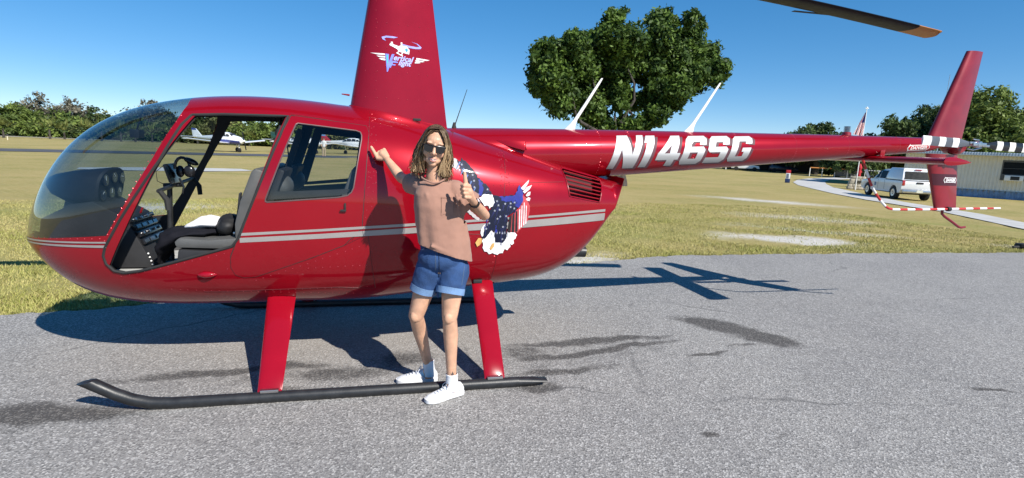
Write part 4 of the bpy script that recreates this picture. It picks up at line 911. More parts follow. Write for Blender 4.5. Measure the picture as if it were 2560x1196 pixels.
LOGO = {'swoosh': [[(-0.099, 2.475), (-0.065, 2.486), (-0.019, 2.486), (0.024, 2.482), (-0.006, 2.473), (-0.065, 2.473), (-0.079, 2.465), (-0.065, 2.448), (-0.091, 2.458)], [(0.059, 2.437), (0.107, 2.429), (0.167, 2.426), (0.193, 2.431), (0.17, 2.449), (0.128, 2.461), (0.177, 2.451), (0.209, 2.428), (0.201, 2.415), (0.161, 2.411), (0.107, 2.413), (0.064, 2.42)]], 'white': [[(0.018, 2.414), (0.047, 2.424), (0.094, 2.42), (0.115, 2.397), (0.111, 2.364), (0.068, 2.371), (0.034, 2.376), (0.021, 2.393)], [(0.022, 2.421), (0.02, 2.395), (-0.04, 2.42), (-0.035, 2.432), (-0.017, 2.428)], [(-0.029, 2.444), (-0.016, 2.446), (-0.011, 2.419), (-0.028, 2.419)], [(0.046, 2.447), (0.058, 2.448), (0.059, 2.421), (0.047, 2.42)], [(0.011, 2.365), (0.017, 2.37), (0.065, 2.349), (0.061, 2.342)], [(0.028, 2.379), (0.034, 2.376), (0.021, 2.361), (0.015, 2.365)], [(0.058, 2.372), (0.064, 2.37), (0.055, 2.35), (0.048, 2.354)]], 'window': [[(0.079, 2.404), (0.094, 2.409), (0.103, 2.393), (0.094, 2.376), (0.082, 2.387)]], 'vee': [[(-0.07, 2.353), (-0.043, 2.352), (-0.044, 2.291), (-0.02, 2.354), (-0.001, 2.354), (-0.052, 2.218), (-0.058, 2.22)]], 'vee_in': [[(-0.062, 2.343), (-0.05, 2.343), (-0.05, 2.284), (-0.056, 2.28)]], 'fee': [[(-0.039, 2.255), (-0.019, 2.305), (0.028, 2.299), (0.023, 2.291), (-0.011, 2.292), (-0.017, 2.28), (0.009, 2.278), (0.005, 2.27), (-0.02, 2.271), (-0.03, 2.249)]], 'wings': [[(-0.183, 2.353), (-0.074, 2.353), (-0.072, 2.342), (-0.13, 2.343)], [(-0.137, 2.333), (-0.072, 2.335), (-0.071, 2.323), (-0.11, 2.323)], [(-0.121, 2.314), (-0.071, 2.316), (-0.069, 2.302), (-0.097, 2.305)], [(0.17, 2.344), (0.276, 2.338), (0.25, 2.331), (0.169, 2.331)], [(0.163, 2.328), (0.235, 2.323), (0.217, 2.317), (0.162, 2.317)], [(0.158, 2.313), (0.204, 2.312), (0.191, 2.306), (0.157, 2.302)]]}
def vinyl(name, col, **k): return pmat(name, col, .55, coat=.08, spec=.25, var=.16, vscale=30, **k)
ec = dict(grey_feather=vinyl('grey feather', (.45, .42, .42)), wing_navy=vinyl('navy vinyl', (.006, .009, .028)), blue=vinyl('blue vinyl', (.022, .032, .24)), head=vinyl('white feather', (.80, .80, .80)), red_wing=vinyl('red wing', (.46, .06, .07)),
          dark_bars=vinyl('black feather', (.02, .016, .018)), pale_bars=vinyl('pale feather', (.72, .66, .66)), tips=vinyl('feather tips', (.60, .60, .60)), tail=vinyl('tail feather', (.82, .82, .82)), talon=vinyl('talon', (.62, .36, .12)))
eg = sub('eagle_decal', heli)
names = dict(grey_feather='wing_feather', wing_navy='eagle_wing', blue='blue_plumage', head='eagle_head', red_wing='striped_wing', dark_bars='wing_bar', pale_bars='wing_bar', tips='feather_tip', tail='tail_feather', talon='talon')
order = dict(grey_feather=.0065, tail=.007, red_wing=.0075, wing_navy=.0085, dark_bars=.009, pale_bars=.009, tips=.008, blue=.0095, head=.0105, talon=.011)
def ragged(pl, amp, step, seed):
    """feathered outline: small irregular barbs along the edges"""
    r_ = random.Random(seed); out = []
    for i, a in enumerate(pl):
        b = pl[(i+1) % len(pl)]; L = math.hypot(b[0]-a[0], b[1]-a[1]); k = max(1, int(L/step)); nx_, nz_ = (b[1]-a[1])/max(L, 1e-6), -(b[0]-a[0])/max(L, 1e-6)
        for j in range(k):
            t = j/k; o_ = 0 if j == 0 else amp*r_.uniform(-.4, 1)*(1 if j % 2 else -.3); out.append((a[0]+(b[0]-a[0])*t+nx_*o_, a[1]+(b[1]-a[1])*t+nz_*o_))
    return out
rag = dict(wing_navy=.012, blue=.012, head=.009, tail=.004, grey_feather=.006, red_wing=.005)
for k, polys in EAGLE.items():
    for i_, pl in enumerate(polys):
        decal(names[k], [[ragged(pl, rag[k], .014, i_) if k in rag else pl]], SIDE, order[k], ec[k], eg, .035)
def quill(name, lines, off, mat, w):
    P = []
    for a, b in lines:
        L = math.hypot(b[0]-a[0], b[1]-a[1]); nx_, nz_ = (b[1]-a[1])/L*w, -(b[0]-a[0])/L*w; P.append([[(a[0]+nx_, a[1]+nz_), (b[0]+nx_*.3, b[1]+nz_*.3), (b[0]-nx_*.3, b[1]-nz_*.3), (a[0]-nx_, a[1]-nz_)]])
    decal(name, P, SIDE, off, mat, eg, .2)['kind'] = 'stuff'
r_ = random.Random(5); TL = EAGLE['tail'][0]; tcx, tcz = sum(a for a, b in TL)/len(TL), max(b for a, b in TL)
quill('feather_quill', [((tcx-.05+.02*i, tcz-.06), (tcx-.075+.027*i, tcz-.20+.03*abs(i-3)/3)) for i in range(7)], .0094, vinyl('quill grey', (.30, .32, .38)), .003)
quill('barb', [((x+r_.uniform(-.02, .02), z+r_.uniform(-.02, .02)), (x+r_.uniform(-.03, .0), z-r_.uniform(.03, .06))) for x, z in STARS for _ in range(2)], .0098, vinyl('royal blue barb', (.016, .020, .085)), .004)
WV = EAGLE['wing_navy'][0]
quill('wing_quill', [((WV[0][0]+.02+.028*i, WV[0][1]-.02-.045*i), (WV[0][0]-.01+.030*i, WV[0][1]-.07-.045*i)) for i in range(6)], .0098, vinyl('steel blue barb', (.10, .16, .34)), .006)
def star(x, z, r): return [(x+(r if i % 2 == 0 else r*.42)*math.sin(math.pi*i/5), z+(r if i % 2 == 0 else r*.42)*math.cos(math.pi*i/5)) for i in range(10)]
decal('star', [[star(x, z, .0105)] for x, z in STARS], SIDE, .0112, vinyl('star grey', (.30, .32, .38)), eg, .2)['kind'] = 'stuff'
# white edge lines of the long tail feathers
# --- company logo on the mast fairing
lgm = dict(swoosh=vinyl('pale violet', (.33, .36, .85)), white=vinyl('logo white', (.85, .85, .85)), window=vinyl('sky blue', (.05, .35, .75)), vee=vinyl('logo blue', (.20, .25, .80)), vee_in=vinyl('cyan', (.06, .50, .85)), fee=vinyl('logo blue 2', (.22, .27, .82)), wings=vinyl('logo white', (.85, .85, .85)))
lgo = sub('company_logo', heli); loff = dict(swoosh=.0025, white=.003, window=.004, vee=.003, vee_in=.004, fee=.003, wings=.003)
lnm = dict(swoosh='rotor_swoosh', white='emblem_shape', window='emblem_window', vee='letter_outline', vee_in='letter_fill', fee='letter_outline', wings='emblem_wing')
for k, polys in LOGO.items():
    for pl in polys: decal(lnm[k], [[pl]], fairY, loff[k], lgm[k], lgo, .05)
LT = vinyl('letter violet', (.42, .48, .92))
text_decal('ertical', .058, -.012, 2.311, fairY, .003, LT, lgo, rot=-.03, bold=.0015, sx=1.02, step=.1)
text_decal('light', .055, .028, 2.277, fairY, .003, LT, lgo, rot=-.03, bold=.0015, sx=1.0, step=.1)
# --- registration on the tail boom, chrome print with a drop shadow
GL = {
 'N': [[[(0, 0), (.25, 0), (.27, .60), (.60, 0), (1, 0), (1, 1), (.75, 1), (.73, .42), (.40, 1), (0, 1)]]],
 '1': [[[(.22, 0), (.75, 0), (.75, 1), (.10, 1), (.02, .78), (.22, .78)]]],
 '4': [[[(.52, 0), (.84, 0), (.84, .20), (1, .20), (1, .42), (.84, .42), (.84, 1), (.44, 1), (0, .42), (0, .20), (.52, .20)], [(.30, .42), (.52, .42), (.52, .72)]]],
 '6': [[[(.10, 0), (.86, 0), (1, .12), (1, .50), (.88, .62), (.30, .62), (.30, .72), (.38, .80), (.68, .80), (.68, .68), (.98, .68), (.98, .90), (.86, 1), (.12, 1), (0, .88), (0, .12)], [(.32, .20), (.68, .20), (.68, .42), (.32, .42)]]],
 'S': [[[(.02, 0), (.84, 0), (.98, .12), (.98, .50), (.86, .60), (.32, .60), (.32, .78), (.66, .78), (.66, .68), (.98, .68), (.98, .90), (.86, 1), (.12, 1), (0, .90), (0, .50), (.12, .40), (.64, .40), (.64, .21), (.02, .21)]]],
 'G': [[[(.12, 0), (.86, 0), (.98, .12), (.98, .54), (.55, .54), (.55, .38), (.66, .38), (.66, .20), (.32, .20), (.32, .80), (.66, .80), (.66, .70), (.98, .70), (.98, .90), (.86, 1), (.12, 1), (0, .90), (0, .12)]]]}
spans = [('N', 1.835, 2.085), ('1', 2.100, 2.235), ('4', 2.262, 2.485), ('6', 2.512, 2.730), ('S', 2.757, 2.972), ('G', 3.000, 3.215)]
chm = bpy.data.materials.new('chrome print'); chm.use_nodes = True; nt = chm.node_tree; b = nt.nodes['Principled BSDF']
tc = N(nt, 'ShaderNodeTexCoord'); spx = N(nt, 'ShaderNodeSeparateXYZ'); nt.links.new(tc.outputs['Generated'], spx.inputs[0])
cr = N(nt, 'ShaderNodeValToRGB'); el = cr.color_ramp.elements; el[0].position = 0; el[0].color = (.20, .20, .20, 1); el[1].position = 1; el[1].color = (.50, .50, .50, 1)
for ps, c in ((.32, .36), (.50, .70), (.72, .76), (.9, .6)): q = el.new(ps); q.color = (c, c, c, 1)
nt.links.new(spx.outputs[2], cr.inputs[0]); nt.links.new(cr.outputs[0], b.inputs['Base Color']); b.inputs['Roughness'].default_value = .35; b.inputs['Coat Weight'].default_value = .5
reg = sub('registration', heli)
for (ch, x0, x1) in spans:
    xm = (x0+x1)/2; zc = (boom_top(xm)+boom_bot(xm))/2+.012; r = (boom_top(xm)-boom_bot(xm))/2; h = r*1.40; slope = .062
    def place(p, dx=0, dz=0):
        u, w = p; zz = (w-.5)*h; x = x0+(x1-x0)*u+zz*.30+dx; return (x, zc+(x-xm)*slope+zz+dz)
    grp = [[[place(p) for p in lp] for lp in g] for g in GL[ch]]; shd = [[[place(p, .026, -.012) for p in lp] for lp in g] for g in GL[ch]]
    decal('letter_shadow', shd, boomY, .0025, vinyl('letter shadow', (.11, .05, .06)), reg, .02); decal('letter', grp, boomY, .004, chm, reg, .02)
# --- danger placards
def danger(x0, z0, w, h, surf, off, par, slope, fill):
    pl = sub('danger_placard', par)
    P = lambda u, v: (x0+u*w, z0+v*h+u*w*slope)
    outer = [P(0, .5), P(.10, 1.12), P(.10, .95), P(.90, .95), P(.90, 1.12), P(1, .5), P(.90, -.12), P(.90, .05), P(.10, .05), P(.10, -.12)]
    inn = [P(.035, .5), P(.11, .84), P(.89, .84), P(.965, .5), P(.89, .16), P(.11, .16)]
    decal('placard_border', [[outer]], surf, off, vinyl('placard white', (.8, .78, .78)), pl, .05); decal('placard_field', [[inn]], surf, off+.0015, fill, pl, .05)
    text_decal('DANGER', h*.72, x0+w*.14, z0+h*.26+w*.14*slope, surf, off+.003, vinyl('placard white', (.8, .78, .78)), pl, 'placard_text', .15, slope, .0022*(h/.08), w*.72/(h*.72*4.05), .05)
danger(5.075, 1.855-.045, .30, .065, boomY, .003, heli, .06, vinyl('placard red', (.45, .02, .03)))
def lfY(x, z):
    xa = 5.42+(5.653-5.42)*(1.80-z)/.578; xb = 5.847+(5.954-5.847)*(1.80-z)/.572; u = min(1, max(0, (x-xa)/(xb-xa))); th = .045*(1-.35*(1.8-z)/.578)
    return th*(2.97*math.sqrt(u)-1.26*u-3.516*u*u+2.843*u**3-1.036*u**4)
danger(5.665, 1.505, .215, .058, lfY, .0045, heli, .0, MATS['dark red band'])

# ================================================================== background things
CAMP = np.array([-0.117, -4.617]); CR = np.array([math.cos(0.242), -math.sin(0.242)]); CF = np.array([math.sin(0.242), math.cos(0.242)])
def polar(az, d): return (float(CAMP[0]+d*math.sin(rad(az))), float(CAMP[1]+d*math.cos(rad(az))))
def leaf_mat(name, dark, light):
    m = bpy.data.materials.new(name); m.use_nodes = True; nt = m.node_tree; b = nt.nodes['Principled BSDF']; out = nt.nodes['Material Output']
    at = N(nt, 'ShaderNodeAttribute', attribute_name='tone'); c = mixc(nt, at.outputs['Fac'], dark, light)
    nt.links.new(c, b.inputs['Base Color']); b.inputs['Roughness'].default_value = .55; b.inputs['Specular IOR Level'].default_value = .25
    tl = N(nt, 'ShaderNodeBsdfTranslucent'); nt.links.new(c, tl.inputs[0]); mx = N(nt, 'ShaderNodeMixShader'); mx.inputs[0].default_value = .28
    nt.links.new(b.outputs[0], mx.inputs[1]); nt.links.new(tl.outputs[0], mx.inputs[2]); nt.links.new(mx.outputs[0], out.inputs[0]); MATS[name] = m; return m
OAKL = leaf_mat('oak leaves', (.014, .038, .009), (.15, .235, .042))
GRN = [leaf_mat('green foliage', (.048, .08, .02), (.23, .30, .07)), leaf_mat('dark foliage', (.028, .05, .02), (.14, .20, .06)), leaf_mat('olive foliage', (.06, .066, .026), (.24, .25, .09)), leaf_mat('moss grey foliage', (.085, .08, .055), (.28, .26, .19))]
PALML = leaf_mat('palmetto fronds', (.07, .09, .02), (.30, .32, .10))
BARK = pmat('grey bark', (.055, .047, .040), .95, var=.35, vscale=6, bump=.6, bscale=12)
def leaves(blobs, n, size, rs_, up=.35, clump=26, shell=.5, ragged=.10):
    """blobs: (x,y,z,rx,ry,rz); returns quads grouped in uneven clumps near the lobes' surfaces"""
    vol = np.array([b[3]*b[4]+b[3]*b[5] for b in blobs]); w = vol/vol.sum(); Vs = []; Ts = []
    for b, f in zip(blobs, w):
        k = max(2, int(n*f/clump)); d = rs_.normal(size=(k, 3)); d /= np.linalg.norm(d, axis=1)[:, None]
        r = shell+(1.06-shell)*rs_.rand(k)**.6; r = r+(rs_.rand(k) < ragged)*rs_.rand(k)*.32; C = np.array(b[:3])+d*r[:, None]*np.array(b[3:]); ct = rs_.rand(k)
        cr = (.10+.10*rs_.rand(k))*min(b[3], b[5])+size*.9
        P = np.repeat(C, clump, 0)+rs_.normal(size=(k*clump, 3))*np.repeat(cr, clump)[:, None]*.62
        t = np.clip(np.repeat(ct, clump)**1.6*.80+rs_.rand(k*clump)*.40-.05, 0, 1)
        nn = rs_.normal(size=(k*clump, 3))+np.repeat(d, clump, 0)*.9+np.array([0, 0, up]); nn /= np.linalg.norm(nn, axis=1)[:, None]
        a = np.cross(nn, rs_.normal(size=nn.shape)); a /= np.linalg.norm(a, axis=1)[:, None]; c = np.cross(nn, a)
        s = size*(.55+.9*rs_.rand(k*clump))[:, None]
        Vs.append(np.stack([P-a*s-c*s*.12, P-c*s*.5, P+a*s+c*s*.1, P+c*s*.5], 1).reshape(-1, 3)); Ts.append(np.repeat(t, 4))
    V = np.concatenate(Vs); return V, np.arange(len(V)).reshape(-1, 4), np.concatenate(Ts)
def limb(m, a, b, r0, r1, rs_, n=5, wob=.06):
    a = Vector(a); b = Vector(b); L = (b-a).length
    pts = [a.lerp(b, i/n)+Vector(rs_.normal(size=3))*L*wob*(0 if i in (0, n) else 1) for i in range(n+1)]
    m.tube(pts, [r0+(r1-r0)*i/n for i in range(n+1)], 8); return pts
def tree(name, label, base, blobs, n, size, mat, trunk_r, rs_, group=None, fork=.3, limbs=7):
    t = thing(name, label, 'tree', (base[0], base[1], base[2]), 0, group)
    rel = [(b[0]-base[0], b[1]-base[1], b[2]-base[2], b[3], b[4], b[5]) for b in blobs]
    V, F, T = leaves(rel, n, size, rs_, shell=.62 if name == 'oak_tree' else .5); np_mesh('crown', V, F, mat, t, attr=T)
    m = MB(); zc = np.mean([b[2] for b in rel]); top = Vector((0, 0, max(.4, fork*zc*2)))
    limb(m, (0, 0, -.2), top, trunk_r*1.25, trunk_r*.85, rs_, 4, .03)
    order = sorted(rel, key=lambda b: -b[3])[:limbs]
    for b in order: limb(m, top-Vector((0, 0, .1)), (b[0], b[1], b[2]), trunk_r*.42, trunk_r*.05, rs_, 6, .05)
    m.build('trunk', BARK, t); return t

# ---- the big oak behind the tail boom
D_OAK = 31.3; mpx = D_OAK/1369.8
ob = polar(25.8-1.0, 32.0); rs_ = np.random.RandomState(21)
lobes = [(180, 480, 140), (110, 600, 105), (95, 745, 85), (235, 700, 160), (300, 880, 140), (420, 400, 130), (470, 560, 170), (500, 760, 180), (560, 940, 150), (650, 1060, 100), (760, 150, 85), (850, 90, 48), (735, 300, 130), (900, 370, 160), (800, 560, 170), (740, 760, 160), (1000, 880, 100), (1080, 430, 150), (1180, 160, 105), (1310, 140, 48), (1200, 320, 150), (1300, 560, 170), (1480, 150, 75), (1570, 215, 45), (1455, 330, 120), (1560, 480, 130), (1500, 680, 135), (1350, 780, 115), (1290, 900, 95), (1150, 1000, 105), (1010, 1085, 80), (1710, 600, 95), (1775, 560, 55), (1690, 720, 50), (1640, 450, 85), (860, 1070, 60), (440, 290, 60), (350, 310, 40), (200, 400, 70), (60, 720, 55), (820, 790, 80), (1180, 800, 120), (930, 600, 110), (1090, 600, 140), (650, 640, 150), (620, 420, 130), (560, 330, 80), (1380, 450, 130), (1400, 640, 130), (980, 480, 130), (330, 560, 130), (350, 760, 140), (700, 1110, 80), (790, 1090, 60), (930, 1110, 70), (560, 1060, 70), (840, 900, 70)]
bl = []
for zx, zy, r in lobes:
    u = 1320+zx/3.625; v = 10+zy/3.625; rr = r/3.625*mpx; dep = D_OAK+rs_.uniform(-1.9, 1.9)
    p2 = cam_ob.location+dep*(_f+_r2*((u-1280)/1369.8)-_u2*((v-598)/1369.8)); z = p2.z
    bl.append((p2[0], p2[1], z, rr*.92, rr*1.2, rr*.88))
tree('oak_tree', 'large spreading oak with dense dark crown rising behind the tail boom', (ob[0], ob[1], gzf(*ob)), bl, 92000, .125, OAKL, .34, rs_, limbs=9, fork=.12)

# ---- far treeline on the left, one tree after another
ordw = ['first', 'second', 'third', 'fourth', 'fifth', 'sixth', 'seventh', 'eighth', 'ninth', 'tenth', 'eleventh', 'twelfth', 'thirteenth', 'fourteenth', 'fifteenth', 'sixteenth', 'seventeenth', 'eighteenth', 'nineteenth', 'twentieth', 'twenty-first', 'twenty-second', 'twenty-third', 'twenty-fourth']
cname = ['green', 'dark green', 'olive green', 'greyish moss-hung']
specs = [(-31.0, 128, 8.2, 0), (-29.6, 124, 8.6, 1), (-28.2, 122, 9.6, 0), (-26.8, 134, 12.4, 3), (-25.6, 120, 8.2, 0), (-24.6, 138, 12.0, 3), (-23.5, 118, 8.8, 1), (-22.3, 122, 8.6, 2), (-21.2, 118, 7.8, 1), (-20.0, 136, 12.6, 3), (-18.8, 132, 12.2, 3), (-17.9, 116, 9.0, 2), (-16.6, 114, 9.4, 1),
         (-15.3, 112, 10.6, 1), (-14.0, 108, 9.8, 2), (-12.7, 112, 8.0, 1), (-11.4, 106, 7.6, 0), (-10.1, 104, 8.0, 0), (-8.8, 106, 8.6, 1), (-7.4, 108, 9.2, 3), (-6.0, 104, 8.2, 1), (-4.5, 102, 8.4, 1), (-2.8, 100, 8.8, 2), (-0.8, 100, 9.2, 1)]
for i, (az, d, h, k) in enumerate(specs):
    rs_ = np.random.RandomState(100+i); bx, by = polar(az, d); bls = []
    W = 4.0+1.4*rs_.rand(); h = h*(.58 if k != 3 else .62)
    for j in range(17):
        lx, ly = rs_.uniform(-W, W), rs_.uniform(-1.8, 1.8); r = 1.0+.75*rs_.rand(); hh = h*(1-.38*(lx/W)**2)*rs_.uniform(.8, 1.05)
        zz = .4*r+max(0, hh-1.5*r)*(rs_.rand()**.8); bls.append((bx+lx, by+ly, zz, r*1.15, r, r*.9))
    for j in range(5): bls.append((bx+W*(j-2)/2.2, by-.8, .9+.5*rs_.rand(), 1.6, 1.2, 1.2))
    bls.append((bx+rs_.uniform(-1, 1), by, h-1.0, 1.5, 1.2, 1.0)); bls.append((bx, by+1.0, h*.45, W*.8, 1.0, h*.38))
    tree('field_tree', f'{ordw[i]} tree from the left in the far treeline, {cname[k]} crown', (bx, by, -.1), bls, 8200, .27 if k != 3 else .24, GRN[k], .22, rs_, 'trees of the far treeline', limbs=5)
# ---- low palmettos and shrubs in front of the treeline
for i, az in enumerate((-30.6, -28.9, -26.2, -25.3, -23.9, -22.9, -21.6, -20.6, -19.4, -18.2, -16.0, -13.5, -11.8, -9.5, -7.0, -5.2)):
    rs_ = np.random.RandomState(300+i); d = 100+6*rs_.rand(); bx, by = polar(az, d); h = 2.2+1.4*rs_.rand()
    t = thing('palmetto_shrub', f'{ordw[i]} low yellow-green palmetto from the left at the foot of the far treeline', 'shrub', (bx, by, 0), 0, 'palmettos at the foot of the treeline')
    V = []; T = []
    for f in range(26):
        a = rs_.uniform(0, 2*np.pi); e = rs_.uniform(.35, 1.35); L = h*rs_.uniform(.5, .8); c0 = np.array([0, 0, h*.25+rs_.uniform(0, .4)]); dr = np.array([math.cos(a)*math.cos(e), math.sin(a)*math.cos(e), math.sin(e)])
        tip = c0+dr*L; nn = np.cross(dr, rs_.normal(size=3)); nn /= np.linalg.norm(nn); tn = rs_.rand()
        for q in range(7):
            b2 = dr+nn*(q-3)*.22; b2 /= np.linalg.norm(b2); m0 = c0+dr*L*.55; w = np.cross(b2, [0, 0, 1.])*.06; w = w if np.linalg.norm(w) > .01 else np.array([.06, 0, 0])
            V += [m0-w, m0+w, m0+b2*L*.55+w*.3-np.array([0, 0, .12*L]), m0+b2*L*.55-w*.3-np.array([0, 0, .12*L])]; T += [tn]*4
    V = np.array(V); np_mesh('fronds', V, np.arange(len(V)).reshape(-1, 4), PALML, t, attr=np.array(T)); m = MB(); m.tube([(0, 0, -.1), (0, 0, h*.4)], [.16, .10], 8); m.build('stem', BARK, t)

# ---- trees on the right, behind the trailer and beyond the lawn
def round_tree(name, label, az, d, h, w, k, n, size, seed, lift=.3, group=None):
    rs_ = np.random.RandomState(seed); bx, by = polar(az, d); z0 = gzf(bx, by); bls = []
    for j in range(16):
        a = rs_.uniform(0, 2*np.pi); rr = w*math.sqrt(rs_.rand())*.8; q = rr/w
        zz = z0+h*(lift+(.92-lift)*(1-q*q*.75)*rs_.uniform(.35, 1)); r = w*(.26+.16*rs_.rand())
        bls.append((bx+math.cos(a)*rr, by+math.sin(a)*rr*.8, zz-r*.3, r*1.1, r, r*.78))
    bls.append((bx, by, z0+h*.86, w*.36, w*.36, h*.12))
    tree(name, label, (bx, by, z0), bls, n, size, GRN[k], .06*w+.08, rs_, group, limbs=8)
g = 'broadleaf trees beyond the lawn'
round_tree('lawn_tree', 'small distant tree just left of the rounder one above the tail boom', 40.2, 98, 6.3, 2.9, 1, 9240, .26, 401, .25, g)
round_tree('lawn_tree', 'rounded distant tree above the tail boom left of the flag', 42.3, 95, 7.8, 4.6, 1, 17600, .26, 402, .25, g)
round_tree('lawn_tree', 'dense dark tree right of the flag, partly behind the upper fin', 48.0, 66, 6.7, 3.8, 1, 23100, .18, 403, .15, g)
round_tree('lawn_tree', 'broad dark tree directly behind the upper tail fin', 50.2, 72, 8.3, 4.8, 1, 24200, .18, 404, .12, g)
round_tree('lawn_tree', 'tallest light green tree just right of the upper tail fin', 53.6, 68, 9.6, 4.6, 0, 28600, .18, 405, .12, g)
round_tree('lawn_tree', 'green tree above the trailer roof at the right edge', 57.2, 72, 7.6, 4.4, 0, 19800, .18, 406, .12, g)
round_tree('lawn_tree', 'dark tree standing over the shed beneath the tail boom', 45.2, 88, 5.6, 3.8, 1, 14300, .25, 407, .12, g)

# ---- parked light aircraft
AW = pmat('aircraft white', (.82, .82, .82), .25, coat=.6, var=.03); AG = pmat('aircraft window', (.03, .035, .045), .15, spec=.3, var=.1); ABL = pmat('aircraft blue', (.015, .04, .30), .25, coat=.6, var=.05); TAN = pmat('tyre', (.02, .02, .02), .85, var=.2)
def plane(label, x, y, rz, belly, tailm):
    t = thing('light_aircraft', label, 'airplane', (x, y, gzf(x, y)), rz, 'light aircraft parked beyond the taxiway')
    # stations along x (nose +), centre height, half height, half width
    S = [(2.35, 1.12, .10, .10), (2.2, 1.12, .30, .34), (1.6, 1.15, .42, .48), (.9, 1.22, .48, .54), (.2, 1.24, .50, .56), (-.8, 1.24, .46, .52), (-1.8, 1.26, .34, .36), (-3.2, 1.30, .20, .18), (-4.6, 1.34, .12, .07), (-4.75, 1.34, .03, .02)]
    rings = lambda f: [[(sx, f*w*math.cos(a), zc+f*h*math.sin(a)) for a in [2*math.pi*k/20 for k in range(20)]] for sx, zc, h, w in S]
    m = MB(); m.loft(rings(1)); fu = m.build('fuselage', AW, t, angle=60)
    m = MB(); m.loft([[(sx, 1.012*w*math.cos(a), zc+1.012*h*math.sin(a)) for a in [math.pi*1.02+math.pi*.96*k/12 for k in range(13)]] for sx, zc, h, w in S[1:7]], cap=False, closed=False); m.build('belly_paint', belly, fu)
    C = [(1.15, 1.50, .05, .42), (.75, 1.62, .20, .47), (.2, 1.70, .24, .50), (-.6, 1.70, .22, .48), (-1.3, 1.58, .14, .38), (-1.8, 1.48, .03, .22)]
    m = MB(); m.loft([[(sx, w*math.cos(a), zc+h*math.sin(a)) for a in [2*math.pi*k/16 for k in range(16)]] for sx, zc, h, w in C]); cn = m.build('cabin_top', AW, t, angle=60)
    for s in (-1, 1):
        for x0, x1, z0, z1 in ((.55, .98, 1.56, 1.74), (-.05, .47, 1.55, 1.82), (-.75, -.15, 1.55, 1.80), (-1.25, -.85, 1.55, 1.70)):
            m = MB(); m.prism([(x0, z0), (x1, z0), (x1-.06-(.12 if x0 > .5 else 0), z1), (x0+.02, z1)], s*.40, s*.515); m.build('window', AG, cn, bevel=.02)
    m = MB(); m.add([(1.20, -.34, 1.56), (1.20, .34, 1.56), (.80, .30, 1.83), (.80, -.30, 1.83)], [(0, 1, 2, 3)]); m.build('windscreen', AG, cn)
    for s in (-1, 1):
        rg = []
        for yy, x0, x1, z in ((.3, .95, -.85, .86), (1.4, .80, -.75, .92), (4.4, .55, -.45, 1.18), (4.6, .40, -.35, 1.20)): rg.append([(x0+(x1-x0)*u, s*yy, z+tt_) for u, tt_ in ((0, 0), (.15, .08), (.45, .09), (1, .01), (.5, -.06), (.15, -.05))])
        m = MB(); m.loft(rg); m.build('wing', AW, t, angle=50)
        rg = [[(x0+(x1-x0)*u, s*yy, 1.36+tt_) for u, tt_ in ((0, 0), (.3, .04), (1, 0), (.3, -.04))] for yy, x0, x1 in ((.05, -4.0, -4.75), (1.6, -4.15, -4.72))]
        m = MB(); m.loft(rg); m.build('stabilator', AW, t, angle=50)
    m = MB(); m.prism([(-3.4, 1.45), (-4.25, 2.18), (-4.85, 2.22), (-4.72, 1.36)], -.05, .05); fn_ = m.build('tail_fin', tailm[0], t, bevel=.01)
    m = MB(); m.prism([(-4.12, 2.02), (-4.27, 2.195), (-4.87, 2.235), (-4.84, 2.04)], -.054, .054); m.build('fin_tip', tailm[1], fn_)
    for gx, gy in ((1.75, 0), (-.25, 1.5), (-.25, -1.5)):
        m = MB(); m.tube([(gx, gy, .25), (gx-.05, gy*.95, .95)], .05, 8); lg = m.build('landing_leg', AW, t)
        m = MB(); m.lathe([(.10, -.07), (.22, -.06), (.22, .06), (.10, .07)], 16, (gx, gy, .21), 'Y'); m.build('wheel', TAN, lg)
    m = MB(); m.lathe([(.02, 2.62), (.12, 2.45), (.15, 2.33)], 14, (0, 0, 1.12), 'X'); sp = m.build('spinner', AW, t)
    m = MB(); m.box((2.45, 0, 1.12), (.03, .12, 1.8), rot=(rad(12), 0, 0)); m.build('propeller', BLKG, sp)
    return t
ARED = pmat('aircraft red', (.45, .02, .03), .3, coat=.5, var=.05); AGR = pmat('aircraft dark green', (.01, .06, .04), .3, coat=.5, var=.05)
plane('white and blue light aircraft framed in the open front doorway of the helicopter', -15.1, 56.8, rad(-36), ABL, (AW, ABL))
plane('white light aircraft with dark green tail behind the front door post', -8.3, 61.5, rad(-36), pmat('aircraft green stripe', (.02, .05, .05), .3, var=.05), (AGR, AGR))
plane('white light aircraft with red and blue tail seen through the rear window', -3.0, 66.0, rad(-32), AW, (ARED, pmat('aircraft light blue', (.15, .32, .60), .3, var=.05)))

# ---- pickup truck with a white canopy
PW = pmat('truck white', (.74, .75, .76), .25, coat=.7, var=.03); PG = pmat('truck glass', (.008, .010, .013), .2, spec=.08, var=.1)
hx, hy = .397, .918; tc_ = (29.37+.80*hy, 22.41-.80*hx); trk = thing('pickup_truck', 'white crew cab pickup truck with white bed canopy parked beside the footpath', 'pickup truck', (tc_[0], tc_[1], gzf(*tc_)-.0), math.atan2(hy, hx))
WB = 1.60; W2 = .90
lower = [(-2.45, .62), (-2.48, .98), (-2.42, 1.10), (-.55, 1.10), (-.55, 1.08), (1.05, 1.08), (1.15, 1.06), (2.35, .96), (2.55, .80), (2.58, .50), (2.2, .38)]
arch = lambda c: [(c+.44*math.cos(a), .38+.44*math.sin(a)) for a in [math.pi*k/8 for k in range(9)]]
prof = [(2.2, .38)]+arch(WB)+arch(-WB)+[(-2.3, .42)]+lower[:-1]
m = MB(); m.prism(prof, -W2, W2); bd = m.build('body', PW, trk, bevel=.05)
cabr = []
